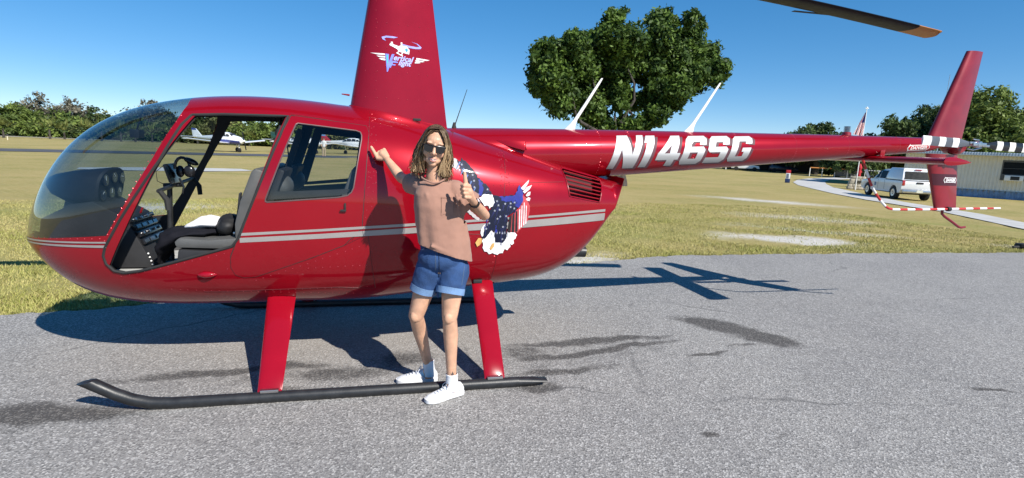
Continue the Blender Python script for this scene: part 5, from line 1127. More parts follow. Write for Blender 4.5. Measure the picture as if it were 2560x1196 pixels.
for z, x0, x1, w in ((1.06, 1.02, -.55, .88), (1.30, .72, -.55, .82), (1.58, .38, -.54, .70), (1.68, .20, -.52, .62), (1.70, .1, -.48, .5)): cabr.append([(x0, -w, z), (x0, w, z), (x1, w, z), (x1, -w, z)])
m = MB(); m.loft(cabr); cb = m.build('cab', PW, trk, bevel=.03)
cpr = [[(-.60, -w, z), (-.60, w, z), (x1, w, z), (x1, -w, z)] for z, x1, w in ((1.10, -2.42, .88), (1.30, -2.36, .85), (1.70, -2.12, .74), (1.80, -2.0, .66))]
m = MB(); m.loft(cpr); cp = m.build('bed_canopy', PW, trk, bevel=.04)
for s in (-1, 1):
    for nm, q in (('side_window', [(.72, 1.14), (.30, 1.14), (.30, 1.60), (.40, 1.60)]), ('side_window', [(.22, 1.14), (-.50, 1.14), (-.45, 1.58), (.22, 1.60)])):
        m = MB(); m.add([(x, s*(.899-.30*(z-1.06)), z) for x, z in q], [(0, 1, 2, 3)]); m.build(nm, PG, cb, smooth=False)
    m = MB(); m.box((-2.46, s*.80, .98), (.06, .14, .30)); m.build('tail_light', pmat('tail light', (.35, .01, .01), .15, coat=1, var=.1), bd, bevel=.02)
    m = MB(); m.box((.98, s*.99, 1.16), (.10, .16, .14)); m.build('wing_mirror', BLKG, bd, bevel=.02)
    for c in (WB, -WB):
        m = MB(); m.lathe([(.20, -.11), (.375, -.10), (.385, 0), (.375, .10), (.20, .11)], 22, (c, s*.78, .385), 'Y'); wh = m.build('wheel', TAN, trk)
        m = MB(); m.lathe([(.23, s*.105), (.21, s*.118), (.06, s*.108), (.05, s*.12), (0.01, s*.12)], 16, (c, s*.78, .385), 'Y'); m.build('rim', CHR, wh)
    for xx in (.18, .95):
        m = MB(); m.box((xx-.15, s*.905, .98), (.16, .02, .03)); m.build('door_handle', CHR, bd)
    m = MB(); m.box((.26, s*.902, .78), (.012, .008, .56)); m.box((-.52, s*.902, .80), (.012, .008, .54)); m.build('door_gap', TRIM, bd)
m = MB(); m.box((-1.50, 0, 1.115), (1.86, 1.80, .035)); m.box((-.585, 0, 1.42), (.05, 1.42, .64)); m.build('canopy_seam', TRIM, trk)
m = MB(); m.box((.60, .904, .78), (.22, .006, .20)); m.build('door_badge', pmat('badge blue', (.02, .12, .30), .4, var=.1), bd)
m = MB(); m.add([(-2.425, -.77, 1.20), (-2.425, .77, 1.20), (-2.205, .68, 1.62), (-2.205, -.68, 1.62)], [(0, 1, 2, 3)]); m.build('rear_window', PG, cp, smooth=False)
m = MB(); m.box((-2.17, 0, 1.72), (.05, .36, .05)); m.build('brake_light', MATS['tail light'], cp)
m = MB(); m.box((-2.52, 0, .52), (.16, 1.66, .18)); m.build('bumper', CHR, trk, bevel=.03)
m = MB(); m.box((-2.61, .0, .53), (.01, .32, .13)); m.build('number_plate', pmat('plate', (.62, .62, .52), .4, var=.1), trk)
m = MB(); m.box((-2.485, -.02, 1.0), (.03, .36, .10)); m.build('tailgate_handle', TRIM, bd, bevel=.01)
m = MB(); m.box((0, 0, .42), (4.2, 1.3, .18)); m.build('underbody', TRIM, trk)

# ---- mobile home trailer
L0 = np.array([41.97, 27.5]); td = np.array([.60, -.80]); tn = np.array([-.80, -.60])
trl = thing('mobile_home', 'cream corrugated mobile home with blue skirting and a window air conditioner', 'mobile home', (L0[0], L0[1], -.53), math.atan2(td[1], td[0]))
# local: x along the wall (towards the right of the picture), y into the building, z up
CRM = pmat('cream metal siding', (.70, .69, .645), .45, var=.06, vscale=2); BLU = pmat('blue skirting', (.16, .27, .46), .5, var=.25, vscale=3); ROOFM = pmat('galvanised roof', (.42, .50, .60), .4, metal=.3, var=.15, vscale=2)
def corr(x0, x1, z0, z1, y, pitch, depth, name, mat, par):
    xsq = []; x = x0
    while x < x1: xsq += [(x, 0), (x+pitch*.30, 0), (x+pitch*.45, -depth), (x+pitch*.85, -depth)]; x += pitch
    m = MB(); m.add([(a, y+b, z) for z in (z0, z1) for a, b in xsq], [(i, i+1, len(xsq)+i+1, len(xsq)+i) for i in range(len(xsq)-1)]); return m.build(name, mat, par, smooth=False)
m = MB(); m.box((3.0, 2.05, 1.75), (13.0, 4.0, 2.70)); wl_ = m.build('wall', CRM, trl)
corr(-3.4, 9.4, .62, 3.02, .02, .21, .05, 'corrugated_siding', CRM, trl)
corr(-3.4, 9.4, -.02, .58, .05, .30, .03, 'skirting', BLU, trl)
m = MB(); m.box((3.0, -.02, .60), (13.0, .06, .04)); m.build('skirting_rail', pmat('pale blue trim', (.45, .58, .75), .5, var=.05), trl)
m = MB(); m.box((3.0, -.42, 3.05), (13.0, 1.0, .04)); m.box((3.0, 2.0, 3.2), (13.0, 4.6, .10)); m.build('eave', CRM, trl)
corr(-3.5, 9.5, 3.06, 3.26, -.90, .16, .04, 'roof_fascia', ROOFM, trl)
m = MB(); m.box((2.95, -.03, 2.05), (1.45, .06, 1.42)); wf = m.build('window', pmat('window frame', (.10, .10, .10), .5, var=.1), trl)
for zz in (2.42, 1.98): 
    m = MB(); m.box((2.95, -.065, zz), (1.30, .02, .42 if zz > 2.2 else .40)); m.build('pane', PG, wf)
m = MB(); m.box((2.95, -.30, 1.52), (1.02, .56, .38)); ac = m.build('air_conditioner', AW, trl, bevel=.02)
m = MB(); m.box((3.0, -.585, 1.52), (.48, .02, .26)); m.build('grille', TRIM, ac)
m = MB(); m.box((4.75, -.30, 2.72), (1.3, .55, .26)); m.build('awning_lamp', pmat('cream box', (.75, .70, .58), .5, var=.05), trl, bevel=.03)
m = MB(); m.box((5.6, -.10, .9), (.25, .20, 1.6)); m.build('meter_box', TRIM, trl, bevel=.02)

# ---- flagpole, aerial mast
fx, fy = polar(45.6, 50); fz = gzf(fx, fy); fp = thing('flagpole', 'white flagpole with a limp striped flag above the tail boom', 'flagpole', (fx, fy, fz))
m = MB(); m.tube([(0, 0, 0), (0, 0, 6.15)], [.035, .025], 10); m.build('pole', WHT, fp); m = MB(); m.ell((0, 0, 6.2), (.07, .07, .07)); m.box((0, 0, 6.15), (.30, .05, .04)); m.build('finial', WHT, fp)
FR = pmat('flag red', (.45, .02, .03), .8, var=.05); FW = pmat('flag white', (.75, .74, .74), .8, var=.04); FB = pmat('flag blue', (.02, .03, .16), .8, var=.05)
m = MB(); nu, nv = 26, 18; Vv = []
for j in range(nv+1):
    for i in range(nu+1):
        t, w = j/nv, i/nu        # t down the hanging length, w across the folds
        spread = .10+.62*t; off = -w*spread
        Vv.append((off*CR[0]+.10*math.sin(w*13+t*2)*(.3+t)*CF[0]*.6, off*CR[1]+.10*math.sin(w*13+t*2)*(.3+t)*CF[1]*.6, 5.90-1.85*t-.10*w+.25*w*t))
Ff = []; mi = []
for j in range(nv):
    for i in range(nu):
        Ff.append((j*(nu+1)+i, j*(nu+1)+i+1, (j+1)*(nu+1)+i+1, (j+1)*(nu+1)+i)); stripe = int((i+.25*j*nu/nv)/2) % 2
        mi.append(2 if (j < nv*.42 and i > nu*.10 and i < nu*.75) else (0 if stripe else 1))
m.v = Vv; m.f = Ff; m.mi = mi; m.build('flag', [FR, FW, FB], fp, fix=False)
ax_, ay_ = 43.6, 30.9; am = MB(); am.tube([(0, 0, 0), (0, 0, 9.3)], [.04, .022], 8); o = am.build('aerial_mast', CHR, None, loc=(ax_, ay_, -.53)); tag(o, 'thin metal aerial mast standing between the flag and the upper fin', 'mast')
# ---- navy and white marker post, stone monument with red hydrant, barrier fence, shed, cars
px_, py_ = 36.94, 39.3; mk = thing('marker_post', 'navy and white marker post with red cap on the lawn', 'marker post', (px_, py_, gzf(px_, py_)), rad(-40))
m = MB(); m.box((0, 0, .18), (.42, .30, .36)); m.build('base', pmat('navy paint', (.02, .04, .12), .4, var=.1), mk, bevel=.02); m = MB(); m.box((0, 0, .62), (.38, .26, .52)); pn = m.build('panel', AW, mk, bevel=.02)
for k in range(4): 
    m = MB(); m.box((-.03, -.135, .45+.11*k), (.20, .01, .07)); m.build('sign_bar', MATS['navy paint'], pn)
m = MB(); m.box((0, 0, 1.02), (.40, .28, .28)); m.build('cap', FR, mk, bevel=.04)
sx_, sy_ = 36.9, 31.5; sm = thing('stone_monument', 'tapered fieldstone monument with a small plaque beside the pickup truck', 'monument', (sx_, sy_, gzf(sx_, sy_)), rad(-42)); rs_ = np.random.RandomState(8)
ST = [pmat(f'field stone {i}', c, .9, var=.15, vscale=5, bump=.4, bscale=18) for i, c in enumerate(((.52, .46, .36), (.42, .38, .30), (.60, .53, .42)))]
m = MB(); m.loft([[(-.62, -.36, 0), (.62, -.36, 0), (.62, .36, 0), (-.62, .36, 0)], [(-.40, -.24, 1.02), (.40, -.24, 1.02), (.40, .24, 1.02), (-.40, .24, 1.02)]]); m.build('core', pmat('mortar', (.30, .27, .22), .95, var=.15), sm, smooth=False)
for r in range(5):
    z = .02+.205*r; w = .66-.045*r*1.05; yy = -.37+.024*r*1.02; xq = -w
    while xq < w-.05:
        ww = min(rs_.uniform(.22, .42), w-xq); m = MB(); m.box((xq+ww/2, yy, z+.10), (ww*.93, .10+.05*rs_.rand(), .19), rot=(rs_.uniform(-.1, .1), rs_.uniform(-.08, .08), 0)); m.build('stone', ST[rs_.randint(3)], sm, bevel=.03); xq += ww
    for s in (-1, 1):
        m = MB(); m.box((s*w, 0, z+.10), (.10, .55, .19)); m.build('stone', ST[rs_.randint(3)], sm, bevel=.03)
m = MB(); m.box((.05, -.42, .62), (.36, .05, .16)); m.build('plaque', pmat('bronze', (.09, .08, .06), .4, .6, var=.2), sm)
hyx, hyy = 40.5, 35.0; m = MB(); m.lathe([(.16, 0), (.16, .1), (.12, .12), (.12, .8), (.15, .84), (.15, .95), (.08, 1.12), (.03, 1.2)], 14); m.tube([(-.2, 0, .6), (.2, 0, .6)], .06, 10); m.lathe([(.121, .3), (.121, .5)], 14)
o = m.build('hydrant', FR, None, loc=(hyx, hyy, gzf(hyx, hyy)+.6)); o.scale = (1.2, 1.2, 1.2); tag(o, 'red hydrant standing behind the stone monument', 'hydrant')
m2 = MB(); m2.box((0, 0, -.3), (.5, .5, .7)); m2.build('plinth', CONC, o)
A, B = np.array([56.6, 58.6]), np.array([61.6, 55.4]); bf = thing('barrier_fence', 'low white barrier fence with an orange top rail on the far lawn', 'fence', (A[0], A[1], -.52), math.atan2(B[1]-A[1], B[0]-A[0])); LN = float(np.hypot(*(B-A)))
m = MB(); m.tube([(0, 0, 1.15), (LN, 0, 1.15)], .07, 8); m.build('rail', pmat('orange rail', (.55, .22, .05), .5, var=.1), bf)
for k in range(5): 
    m = MB(); m.box((LN*k/4, 0, .55), (.09, .09, 1.2)); m.build('post', AW, bf)
for k in range(2, 4):
    m = MB(); m.box((LN*(k+.5)/4, .02, .62), (LN/4-.12, .03, .9)); m.build('mesh_panel', pmat('grey mesh', (.13, .13, .13), .7, var=.2), bf)
sh = thing('open_shed', 'open sided shed with timber coloured dark for shade beneath the trees on the far right lawn', 'shed', (66, 73, -.52), math.atan2(-.62, .78)); DKW = pmat('dark pickets and shed shade', (.025, .022, .020), .9, var=.3)  # on the shed this dark colour stands in for the trees' shade
m = MB(); m.box((7, 3.0, 1.3), (36, .15, 2.6)); m.build('back_wall', DKW, sh); m = MB(); m.box((7, .6, 2.75), (37, 7.2, .16)); m.build('roof', pmat('shed roof', (.30, .31, .32), .6, var=.15), sh)
for k in range(11):
    m = MB(); m.box((-10+3.4*k, -2.7, 1.3), (.16, .16, 2.6)); m.build('post', DKW if k % 3 else AW, sh)
def car(label, x, y, rz, col, glass):
    t = thing('parked_car', label, 'car', (x, y, gzf(x, y)), rz, 'cars parked by the shed')
    m = MB(); m.prism([(-2.1, .35), (-2.15, .85), (-1.9, .95), (1.0, .95), (2.0, .80), (2.1, .4)], -.85, .85); b_ = m.build('body', col, t, bevel=.05)
    m = MB(); m.loft([[(-1.95, -.8, .93), (-1.95, .8, .93), (.95, .8, .93), (.95, -.8, .93)], [(-1.75, -.68, 1.5), (-1.75, .68, 1.5), (.2, .68, 1.5), (.2, -.68, 1.5)]]); cb = m.build('cabin', col, t, bevel=.04)
    for s in (-1, 1):
        m = MB(); m.add([(xx, s*(.812-.21*(z-.93)), z) for xx, z in ((-1.7, 1.03), (.7, 1.03), (.2, 1.42), (-1.6, 1.42))], [(0, 1, 2, 3)]); m.build('side_window', glass, cb, smooth=False)
        for c in (-1.35, 1.35): m = MB(); m.lathe([(.1, -.1), (.33, -.09), (.33, .09), (.1, .1)], 16, (c, s*.76, .33), 'Y'); m.build('wheel', TAN, t)
    m = MB(); m.add([(.98, -.7, 1.0), (.98, .7, 1.0), (.30, .62, 1.44), (.30, -.62, 1.44)], [(0, 1, 2, 3)]); m.build('windscreen', glass, cb, smooth=False)
car('white car parked left of the shed below the tail boom', 57.2, 73.0, rad(-38), AW, PG)
car('dark blue car parked right of the white one by the shed', 62.6, 71.0, rad(-30), pmat('dark blue car paint', (.012, .018, .05), .25, coat=.6, var=.1), PG)
pf = thing('picket_fence', 'dark metal picket fence behind the pickup truck', 'fence', (43.5, 37.0, -.52), math.atan2(-.66, .75))
m = MB(); m.box((2.2, 0, 1.45), (5, .06, .06)); m.box((2.2, 0, .3), (5, .06, .06)); m.build('rail', AW, pf)
for k in range(24): m = MB(); m.box((-.2+.21*k, -.04, .85), (.05, .03, 1.3)); m.build('picket', AW if k % 5 == 0 else DKW, pf)
# ---- dark rubber object on the grass at the right edge, runway light on the left
m = MB(); m.lathe([(.05, 0), (.15, .01), (.17, .06), (.15, .12), (.05, .13)], 18); m.tube([(.1, 0, .1), (.2, .02, .16), (.3, 0, .14)], .02, 8); m.tube([(-.16, 0, .05), (-.28, .03, .04)], .03, 8)
o = m.build('rubber_tyre', RUB, None, loc=(13.75, 4.32, gzf(13.75, 4.32)-.01)); tag(o, 'small black rubber tyre lying on the grass at the right edge', 'tyre')
rlx, rly = -42.5, 72.8; rl = thing('runway_light', 'small pale runway edge light far left in the field', 'light', (rlx, rly, 0)); m = MB(); m.tube([(0, 0, -.02), (0, 0, .45)], .06, 8); m.build('stem', pmat('pale cone', (.6, .55, .4), .6, var=.1), rl); m = MB(); m.ell((0, 0, .55), (.12, .12, .13)); m.build('lens', TRIM, rl)

# ================================================================== the person leaning on the helicopter
def capsule(m, a, b, r0, r1, n=26):
    a = Vector(a); b = Vector(b); d = (b-a); L = d.length; d = d/L if L > 1e-6 else Vector((0, 0, 1)); pts = []; rs = []
    for k in range(4): t = math.pi/2*(1-k/4); pts.append(a-d*r0*math.sin(t)); rs.append(max(.0008, r0*math.cos(t)))
    for k in range(5): pts.append(a.lerp(b, k/4)); rs.append(r0+(r1-r0)*k/4)
    for k in range(1, 5): t = math.pi/2*k/4; pts.append(b+d*r1*math.sin(t)); rs.append(max(.0008, r1*math.cos(t)))
    m.tube(pts, rs, n)
def chain(m, pts, rs):
    for i in range(len(pts)-1): capsule(m, pts[i], pts[i+1], rs[i], rs[i+1])
def fuse(m, voxel, smooth=2, factor=.5):
    """one continuous surface from overlapping volumes"""
    me = bpy.data.meshes.new('tmp'); me.from_pydata(m.v, [], m.f); o = bpy.data.objects.new('tmp', me); COL.objects.link(o)
    bm = bmesh.new(); bm.from_mesh(me); bmesh.ops.recalc_face_normals(bm, faces=bm.faces); bm.to_mesh(me); bm.free()
    md = o.modifiers.new('r', 'REMESH'); md.mode = 'VOXEL'; md.voxel_size = voxel; md.use_smooth_shade = True
    if smooth: sm_ = o.modifiers.new('s', 'SMOOTH'); sm_.iterations = smooth; sm_.factor = factor
    dg = bpy.context.evaluated_depsgraph_get(); r = bpy.data.meshes.new_from_object(o.evaluated_get(dg)); bpy.data.objects.remove(o); return r
def trim(me, planes):
    """remove everything beyond each (point, normal[, test]) plane"""
    bm = bmesh.new(); bm.from_mesh(me)
    for pl in planes:
        co, no = Vector(pl[0]), Vector(pl[1]).normalized(); test = pl[2] if len(pl) > 2 else None
        fs = [f for f in bm.faces if test is None or test(f.calc_center_median())]
        g = list({v for f in fs for v in f.verts})+list({e for f in fs for e in f.edges})+fs
        r = bmesh.ops.bisect_plane(bm, geom=g, dist=1e-6, plane_co=co, plane_no=no)
        kill = [f for f in bm.faces if (f.calc_center_median()-co).dot(no) > 0 and (test is None or test(f.calc_center_median()))]
        bmesh.ops.delete(bm, geom=kill, context='FACES')
    bm.to_mesh(me); bm.free(); return me
def garment(name, m, voxel, planes, mat, parent, thick, amp=.0, scale=.08, smooth=3, seed=0):
    me = trim(fuse(m, voxel, smooth), planes); me.materials.append(mat); me.shade_smooth()
    o = bpy.data.objects.new(name, me); COL.objects.link(o); o.parent = parent
    if amp:
        tx = bpy.data.textures.new(name, 'CLOUDS'); tx.noise_scale = scale; tx.noise_depth = 2; d = o.modifiers.new('folds', 'DISPLACE'); d.texture = tx; d.strength = amp; d.mid_level = .5; d.texture_coords = 'GLOBAL'
    s = o.modifiers.new('thick', 'SOLIDIFY'); s.thickness = thick; s.offset = -1
    return o

per = thing('person', 'person in brown T-shirt and denim shorts giving a thumbs up beside the helicopter', 'person', (.28, -1.10, 0))
PO = Vector((.28, -1.10, 0))
SKIN = pmat('skin', (.60, .345, .225), .46, spec=.4, var=.17, vscale=16, bump=.12, bscale=70, sub=.08)
m = MB()
# head frame: viewer-right, towards viewer, up
HC = Vector((.214, -1.205, 1.665)); hF = Vector((-.10, -.99, -.06)).normalized(); hU0 = Vector((.13, 0, 1)); hX = hU0.cross(hF).normalized()*-1
hX = hF.cross(hU0).normalized(); hX = hX if hX.x > 0 else -hX; hU = hX.cross(-hF).normalized(); hU = hU if hU.z > 0 else -hU
HM = Matrix((hX, hF, hU)).transposed()
def hp(x, y, z): return HC+HM @ Vector((x, y, z))
def hell(c, r): m.ell(hp(*c), r, 18, 12, rot=HM)
hell((0, -.012, .028), (.071, .090, .088)); hell((0, .022, -.035), (.060, .062, .078)); hell((0, .030, .035), (.058, .055, .050))
hell((0, .058, -.098), (.024, .022, .018)); hell((0, .046, -.075), (.045, .034, .032))
for s in (-1, 1):
    hell((s*.038, .054, -.032), (.026, .026, .028)); hell((s*.047, .02, -.075), (.016, .03, .022)); hell((s*.072, -.008, -.012), (.010, .018, .030))
    hell((s*.013, .088, -.035), (.008, .010, .008)); hell((s*.03, .072, .026), (.022, .012, .009))
chain(m, [hp(0, .078, .020), hp(0, .094, -.010), hp(0, .103, -.032)], [.008, .009, .012])
hell((0, .082, -.0655), (.022, .010, .006)); hell((0, .079, -.0775), (.019, .010, .007))
chain(m, [hp(0, -.012, -.06), Vector((.215, -1.185, 1.52)), Vector((.222, -1.17, 1.44))], [.050, .047, .058])
# trunk
m.ell((.245, -1.15, 1.345), (.140, .082, .12), 20, 12); m.ell((.265, -1.145, 1.20), (.125, .085, .16), 20, 12); m.ell((.29, -1.135, .96), (.145, .10, .13), 20, 12); m.ell((.275, -1.14, 1.08), (.12, .085, .14), 20, 12)
capsule(m, (.145, -1.12, 1.42), (.345, -1.175, 1.415), .05, .05)
# arms
sL, eL, wL, fL = Vector((.135, -1.10, 1.42)), Vector((.030, -.86, 1.448)), Vector((-.066, -.69, 1.568)), Vector((-.112, -.625, 1.618))
chain(m, [sL, sL.lerp(eL, .5), eL], [.045, .040, .034]); chain(m, [eL, eL.lerp(wL, .3), wL], [.034, .034, .0225]); chain(m, [wL, wL.lerp(fL, .6)], [.0235, .026])
sR, eR, wR = Vector((.362, -1.185, 1.405)), Vector((.550, -1.145, 1.240)), Vector((.443, -1.325, 1.346))
chain(m, [sR, sR.lerp(eR, .5), eR], [.045, .040, .033]); chain(m, [eR, eR.lerp(wR, .3), wR], [.034, .035, .023])
# legs
for hip, kn, an, bow in (((.215, -1.11, .89), (.124, -1.085, .560), (.226, -.895, .14), (.0, .02, 0)), ((.358, -1.16, .89), (.332, -1.20, .578), (.360, -1.155, .14), (.005, .015, 0))):
    hip, kn, an = Vector(hip), Vector(kn), Vector(an)
    chain(m, [hip, hip.lerp(kn, .55), kn], [.083, .066, .050]); m.ell(kn+Vector((-.010, -.034, .004)), (.030, .022, .040), 18, 12)
    cf = kn.lerp(an, .30)+Vector(bow); chain(m, [kn, cf, kn.lerp(an, .65)+Vector(bow)*.5, an], [.046, .049, .038, .031]); chain(m, [an, Vector((an.x, an.y, .06))], [.033, .040])
# hand pressed against the fuselage: palm, four curled fingers, thumb
d1 = (fL-wL).normalized(); nb_ = Vector((-.25, -.85, .45)); nb_ = (nb_-d1*nb_.dot(d1)).normalized(); sd = d1.cross(nb_).normalized(); sd = sd if sd.x > 0 else -sd
pc = wL+d1*.055
for k in range(4):
    t = (k-1.5)*.0195; K = pc+sd*t+d1*(.030-.004*abs(k-1)); capsule(m, wL+d1*.012+sd*t*.55, K, .015, .013)
    P1 = K-nb_*.034+d1*.014; P2 = P1-d1*.030-nb_*.006; chain(m, [K+nb_*.003, P1, P2], [.0128, .0108, .0095])
T0 = wL+d1*.022-sd*.022; T1 = T0-sd*.022+d1*.026; T2 = Vector((-.168, -.615, 1.642)); chain(m, [T0, T1, T1.lerp(T2, .55), T2], [.016, .0135, .0118, .0098])
# thumbs-up hand
pR = Vector((.388, -1.388, 1.412)); ax1 = Vector((.06, .02, -1)).normalized(); ox = Vector((-.96, -.24, .08)).normalized(); oz = Vector((.22, -.95, .05)).normalized()
chain(m, [wR, wR.lerp(pR, .5), pR+ox*-.012], [.024, .028, .030])
for k in range(4):
    b0 = pR+ax1*((k-1.5)*.0225); ln = (.036, .040, .037, .030)[k]
    K = b0-ox*.014+oz*.012; P1 = K+ox*ln+oz*.014; P2 = P1-oz*.030+ox*.004; P3 = P2-ox*.024-oz*.004
    capsule(m, wR.lerp(pR, .45)+ax1*((k-1.5)*.012), K, .016, .0135); chain(m, [K, P1, P2, P3], [.0128, .0112, .0102, .0092])
T0 = wR.lerp(pR, .62)-ax1*.022+oz*.006; T1 = pR-ax1*.052+oz*.010+ox*.006; T2 = T1-ax1*.032+ox*.004; T3 = T2-ax1*.026+ox*.001; chain(m, [T0, T1, T2, T3], [.017, .0135, .0118, .0095])
bme = fuse(m, .0032, 5, .5); bme.materials.append(SKIN); bme.shade_smooth()
body = bpy.data.objects.new('body', bme); COL.objects.link(body); body.parent = per; body.location = -PO
def PP(o): o.location = -PO; return o        # children are modelled in world coordinates

# --- T-shirt
SHIRT = pmat('brown cotton', (.325, .172, .124), .9, var=.05, vscale=10, bump=.10, bscale=140, sheen=.2)
g = MB()
def oval(c, rx, ry, z, e=2.6, n=40): return [(c[0]+rx*math.copysign(abs(math.cos(a))**(2/e), math.cos(a)), c[1]+ry*math.copysign(abs(math.sin(a))**(2/e), math.sin(a)), z) for a in [2*math.pi*k/n for k in range(n)]]
# loose tee: hangs straight from the chest, fuller at the hem, with soft vertical folds
rg = []
for z, cx, cy, rx, ry in ((.90, .305, -1.145, .165, .128), (1.0, .300, -1.145, .166, .130), (1.10, .285, -1.145, .163, .128), (1.20, .268, -1.148, .158, .124), (1.30, .255, -1.152, .156, .120), (1.37, .248, -1.152, .150, .108), (1.42, .246, -1.150, .128, .090), (1.455, .240, -1.155, .090, .075)):
    r_ = oval((cx, cy), rx, ry, z); am = .007*(1.25-(z-.9)/.5); out_ = []
    for i, (x, y, zz) in enumerate(r_):
        a = 2*math.pi*i/40; k_ = 1+am/rx*(math.sin(a*5+z*3)+.6*math.sin(a*9-z*7+1.3)); out_.append((cx+(x-cx)*k_, cy+(y-cy)*k_, zz))
    rg.append(out_)
g.loft(rg)
capsule(g, (.155, -1.125, 1.412), (.345, -1.175, 1.408), .060, .060)
chain(g, [(.15, -1.115, 1.412), (.105, -1.02, 1.420), (.07, -.95, 1.428)], [.064, .066, .068]); chain(g, [(.35, -1.18, 1.398), (.41, -1.18, 1.345), (.47, -1.17, 1.295)], [.068, .080, .088])
for a_, b_, r in (((.375, -1.262, 1.36), (.415, -1.235, 1.20), .012), ((.345, -1.272, 1.38), (.365, -1.275, 1.25), .010), ((.165, -1.245, 1.38), (.215, -1.272, 1.24), .010), ((.20, -1.272, 1.06), (.34, -1.278, 1.00), .010)): capsule(g, a_, b_, r, r*.4)
axL = (Vector((.07, -.95, 1.432))-Vector((.15, -1.115, 1.415))).normalized(); axR = (Vector((.47, -1.17, 1.305))-Vector((.35, -1.18, 1.405))).normalized()
sh_ = PP(garment('t_shirt', g, .0075, [((.12, -1.15, 1.062), (-.335, 0, -1)), ((.085, -.985, 1.428), axL, lambda c: c.x < .17 and c.y > -1.06), ((.452, -1.17, 1.318), axR, lambda c: c.x > .40 and c.z > 1.2), ((.212, -1.18, 1.492), (0.0, -.30, 1), lambda c: c.z > 1.42 and .13 < c.x < .31)], SHIRT, per, .004, .008, .07))
def band(name, c, ax, r, h, mat, parent, n=26, th=.004, ry=None):
    c, ax = Vector(c), Vector(ax).normalized(); q = MB(); a1 = ax.cross(Vector((0, 1, 0))).normalized(); a2 = ax.cross(a1)
    rings = []
    for hh, dr in ((-h/2, 0), (-h/2, th), (h/2, th), (h/2, 0)): rings.append([c+ax*hh+a1*(r+dr)*math.cos(t)+a2*((ry or r)+dr)*math.sin(t) for t in [2*math.pi*k/n for k in range(n)]])
    rings.append(rings[0]); q.loft(rings, cap=False); o = q.build(name, mat, parent, bevel=0); return o
def surf_tree(o, lift):
    dg = bpy.context.evaluated_depsgraph_get(); dg.update(); e = o.evaluated_get(dg); me_ = e.to_mesh(); bm = bmesh.new(); bm.from_mesh(me_); t = BVHTree.FromBMesh(bm); bm.free(); e.to_mesh_clear()
    def pr(x, z):
        h = t.ray_cast(Vector((x, -2.0, z)), Vector((0, 1, 0))); return Vector((x, (h[0].y if h[0] else -1.25)-lift, z))
    return pr
# chest pocket, laid on the cloth
pr = surf_tree(sh_, .003); q = MB(); pk = [pr(.262+.078*i/8-.008, 1.268+.098*j/8-.014*abs(i-4)/4*(1-j/8)) for i in range(9) for j in range(9)]
q.add(pk, [(i*9+j, (i+1)*9+j, (i+1)*9+j+1, i*9+j+1) for i in range(8) for j in range(8)]); po = q.build('pocket', SHIRT, sh_, fix=False)
q = MB(); q.tube([pr(.254+.078*i/8, 1.360) for i in range(9)], .0022, 6); q.tube([pr(.256, 1.36-.09*i/6) for i in range(7)], .0012, 6); q.tube([pr(.331, 1.36-.09*i/6) for i in range(7)], .0012, 6); q.build('pocket_hem', pmat('brown seam', (.24, .125, .09), .9, var=.1), po)
# collar
cb_ = [Vector((.213+.074*math.cos(t), -1.185+.068*math.sin(t), 1.480+.020*math.sin(t)-.012*max(0, -math.sin(t))**6)) for t in [2*math.pi*k/30 for k in range(31)]]
q = MB(); q.tube(cb_, .0055, 8, cap=False); q.build('collar', SHIRT, sh_)
# --- denim shorts with turned-up cuffs
def denim(name, c):
    if name in MATS: return MATS[name]
    mt = pmat(name, c, .85, var=.22, vscale=14, bump=.5, bscale=220); return mt
DEN = denim('blue denim', (.023, .066, .18)); DENL = denim('pale turned denim', (.15, .26, .45))
g = MB(); g.ell((.288, -1.135, .965), (.163, .128, .11), 22, 14); g.ell((.288, -1.135, 1.03), (.150, .115, .08), 22, 14)
chain(g, [(.212, -1.112, .885), (.185, -1.10, .80), (.168, -1.098, .715)], [.098, .090, .083]); chain(g, [(.362, -1.155, .885), (.345, -1.175, .80), (.331, -1.192, .715)], [.100, .092, .086])
axl = Vector((-.044, .014, -.17)).normalized(); axr = Vector((-.031, -.037, -.17)).normalized()
sho = PP(garment('denim_shorts', g, .0075, [((.288, -1.135, 1.075), (0, 0, 1)), ((.170, -1.098, .745), axl, lambda c: c.x < .252 and c.z < .80), ((.332, -1.190, .752), axr, lambda c: c.x >= .252 and c.z < .80)], DEN, per, .004, .008, .05))
band('cuff', (.1715, -1.098, .748), axl, .0860, .042, DENL, sho); band('cuff', (.3345, -1.189, .755), axr, .0890, .042, DENL, sho)
pr = surf_tree(sho, .0015); q = MB(); c_ = pr(.215, 1.035); q.lathe([(.008, 0), (.006, -.003)], 10, c_, 'Y'); q.build('button', CHR, sho)
STI = pmat('denim stitch', (.09, .13, .20), .8, var=.1); STD = pmat('dark seam denim', (.010, .026, .07), .9, var=.1)
q = MB(); q.tube([pr(.425-.004*i, 1.0-.028*i) for i in range(8)], .0018, 6); q.tube([pr(.226+.001*i, 1.03-.022*i) for i in range(7)], .0018, 6); q.build('stitching', STI, sho)
q = MB(); q.tube([pr(.245+.002*i, 1.03-.026*i) for i in range(8)], .0028, 6); q.tube([pr(.30+.012*i, 1.02-.030*math.sin(i/9*1.6)) for i in range(10)], .0026, 6); q.tube([pr(.14+.03*i, 1.045-.008*abs(i-5)*.3) for i in range(10)], .0022, 6); q.build('seam', STD, sho)
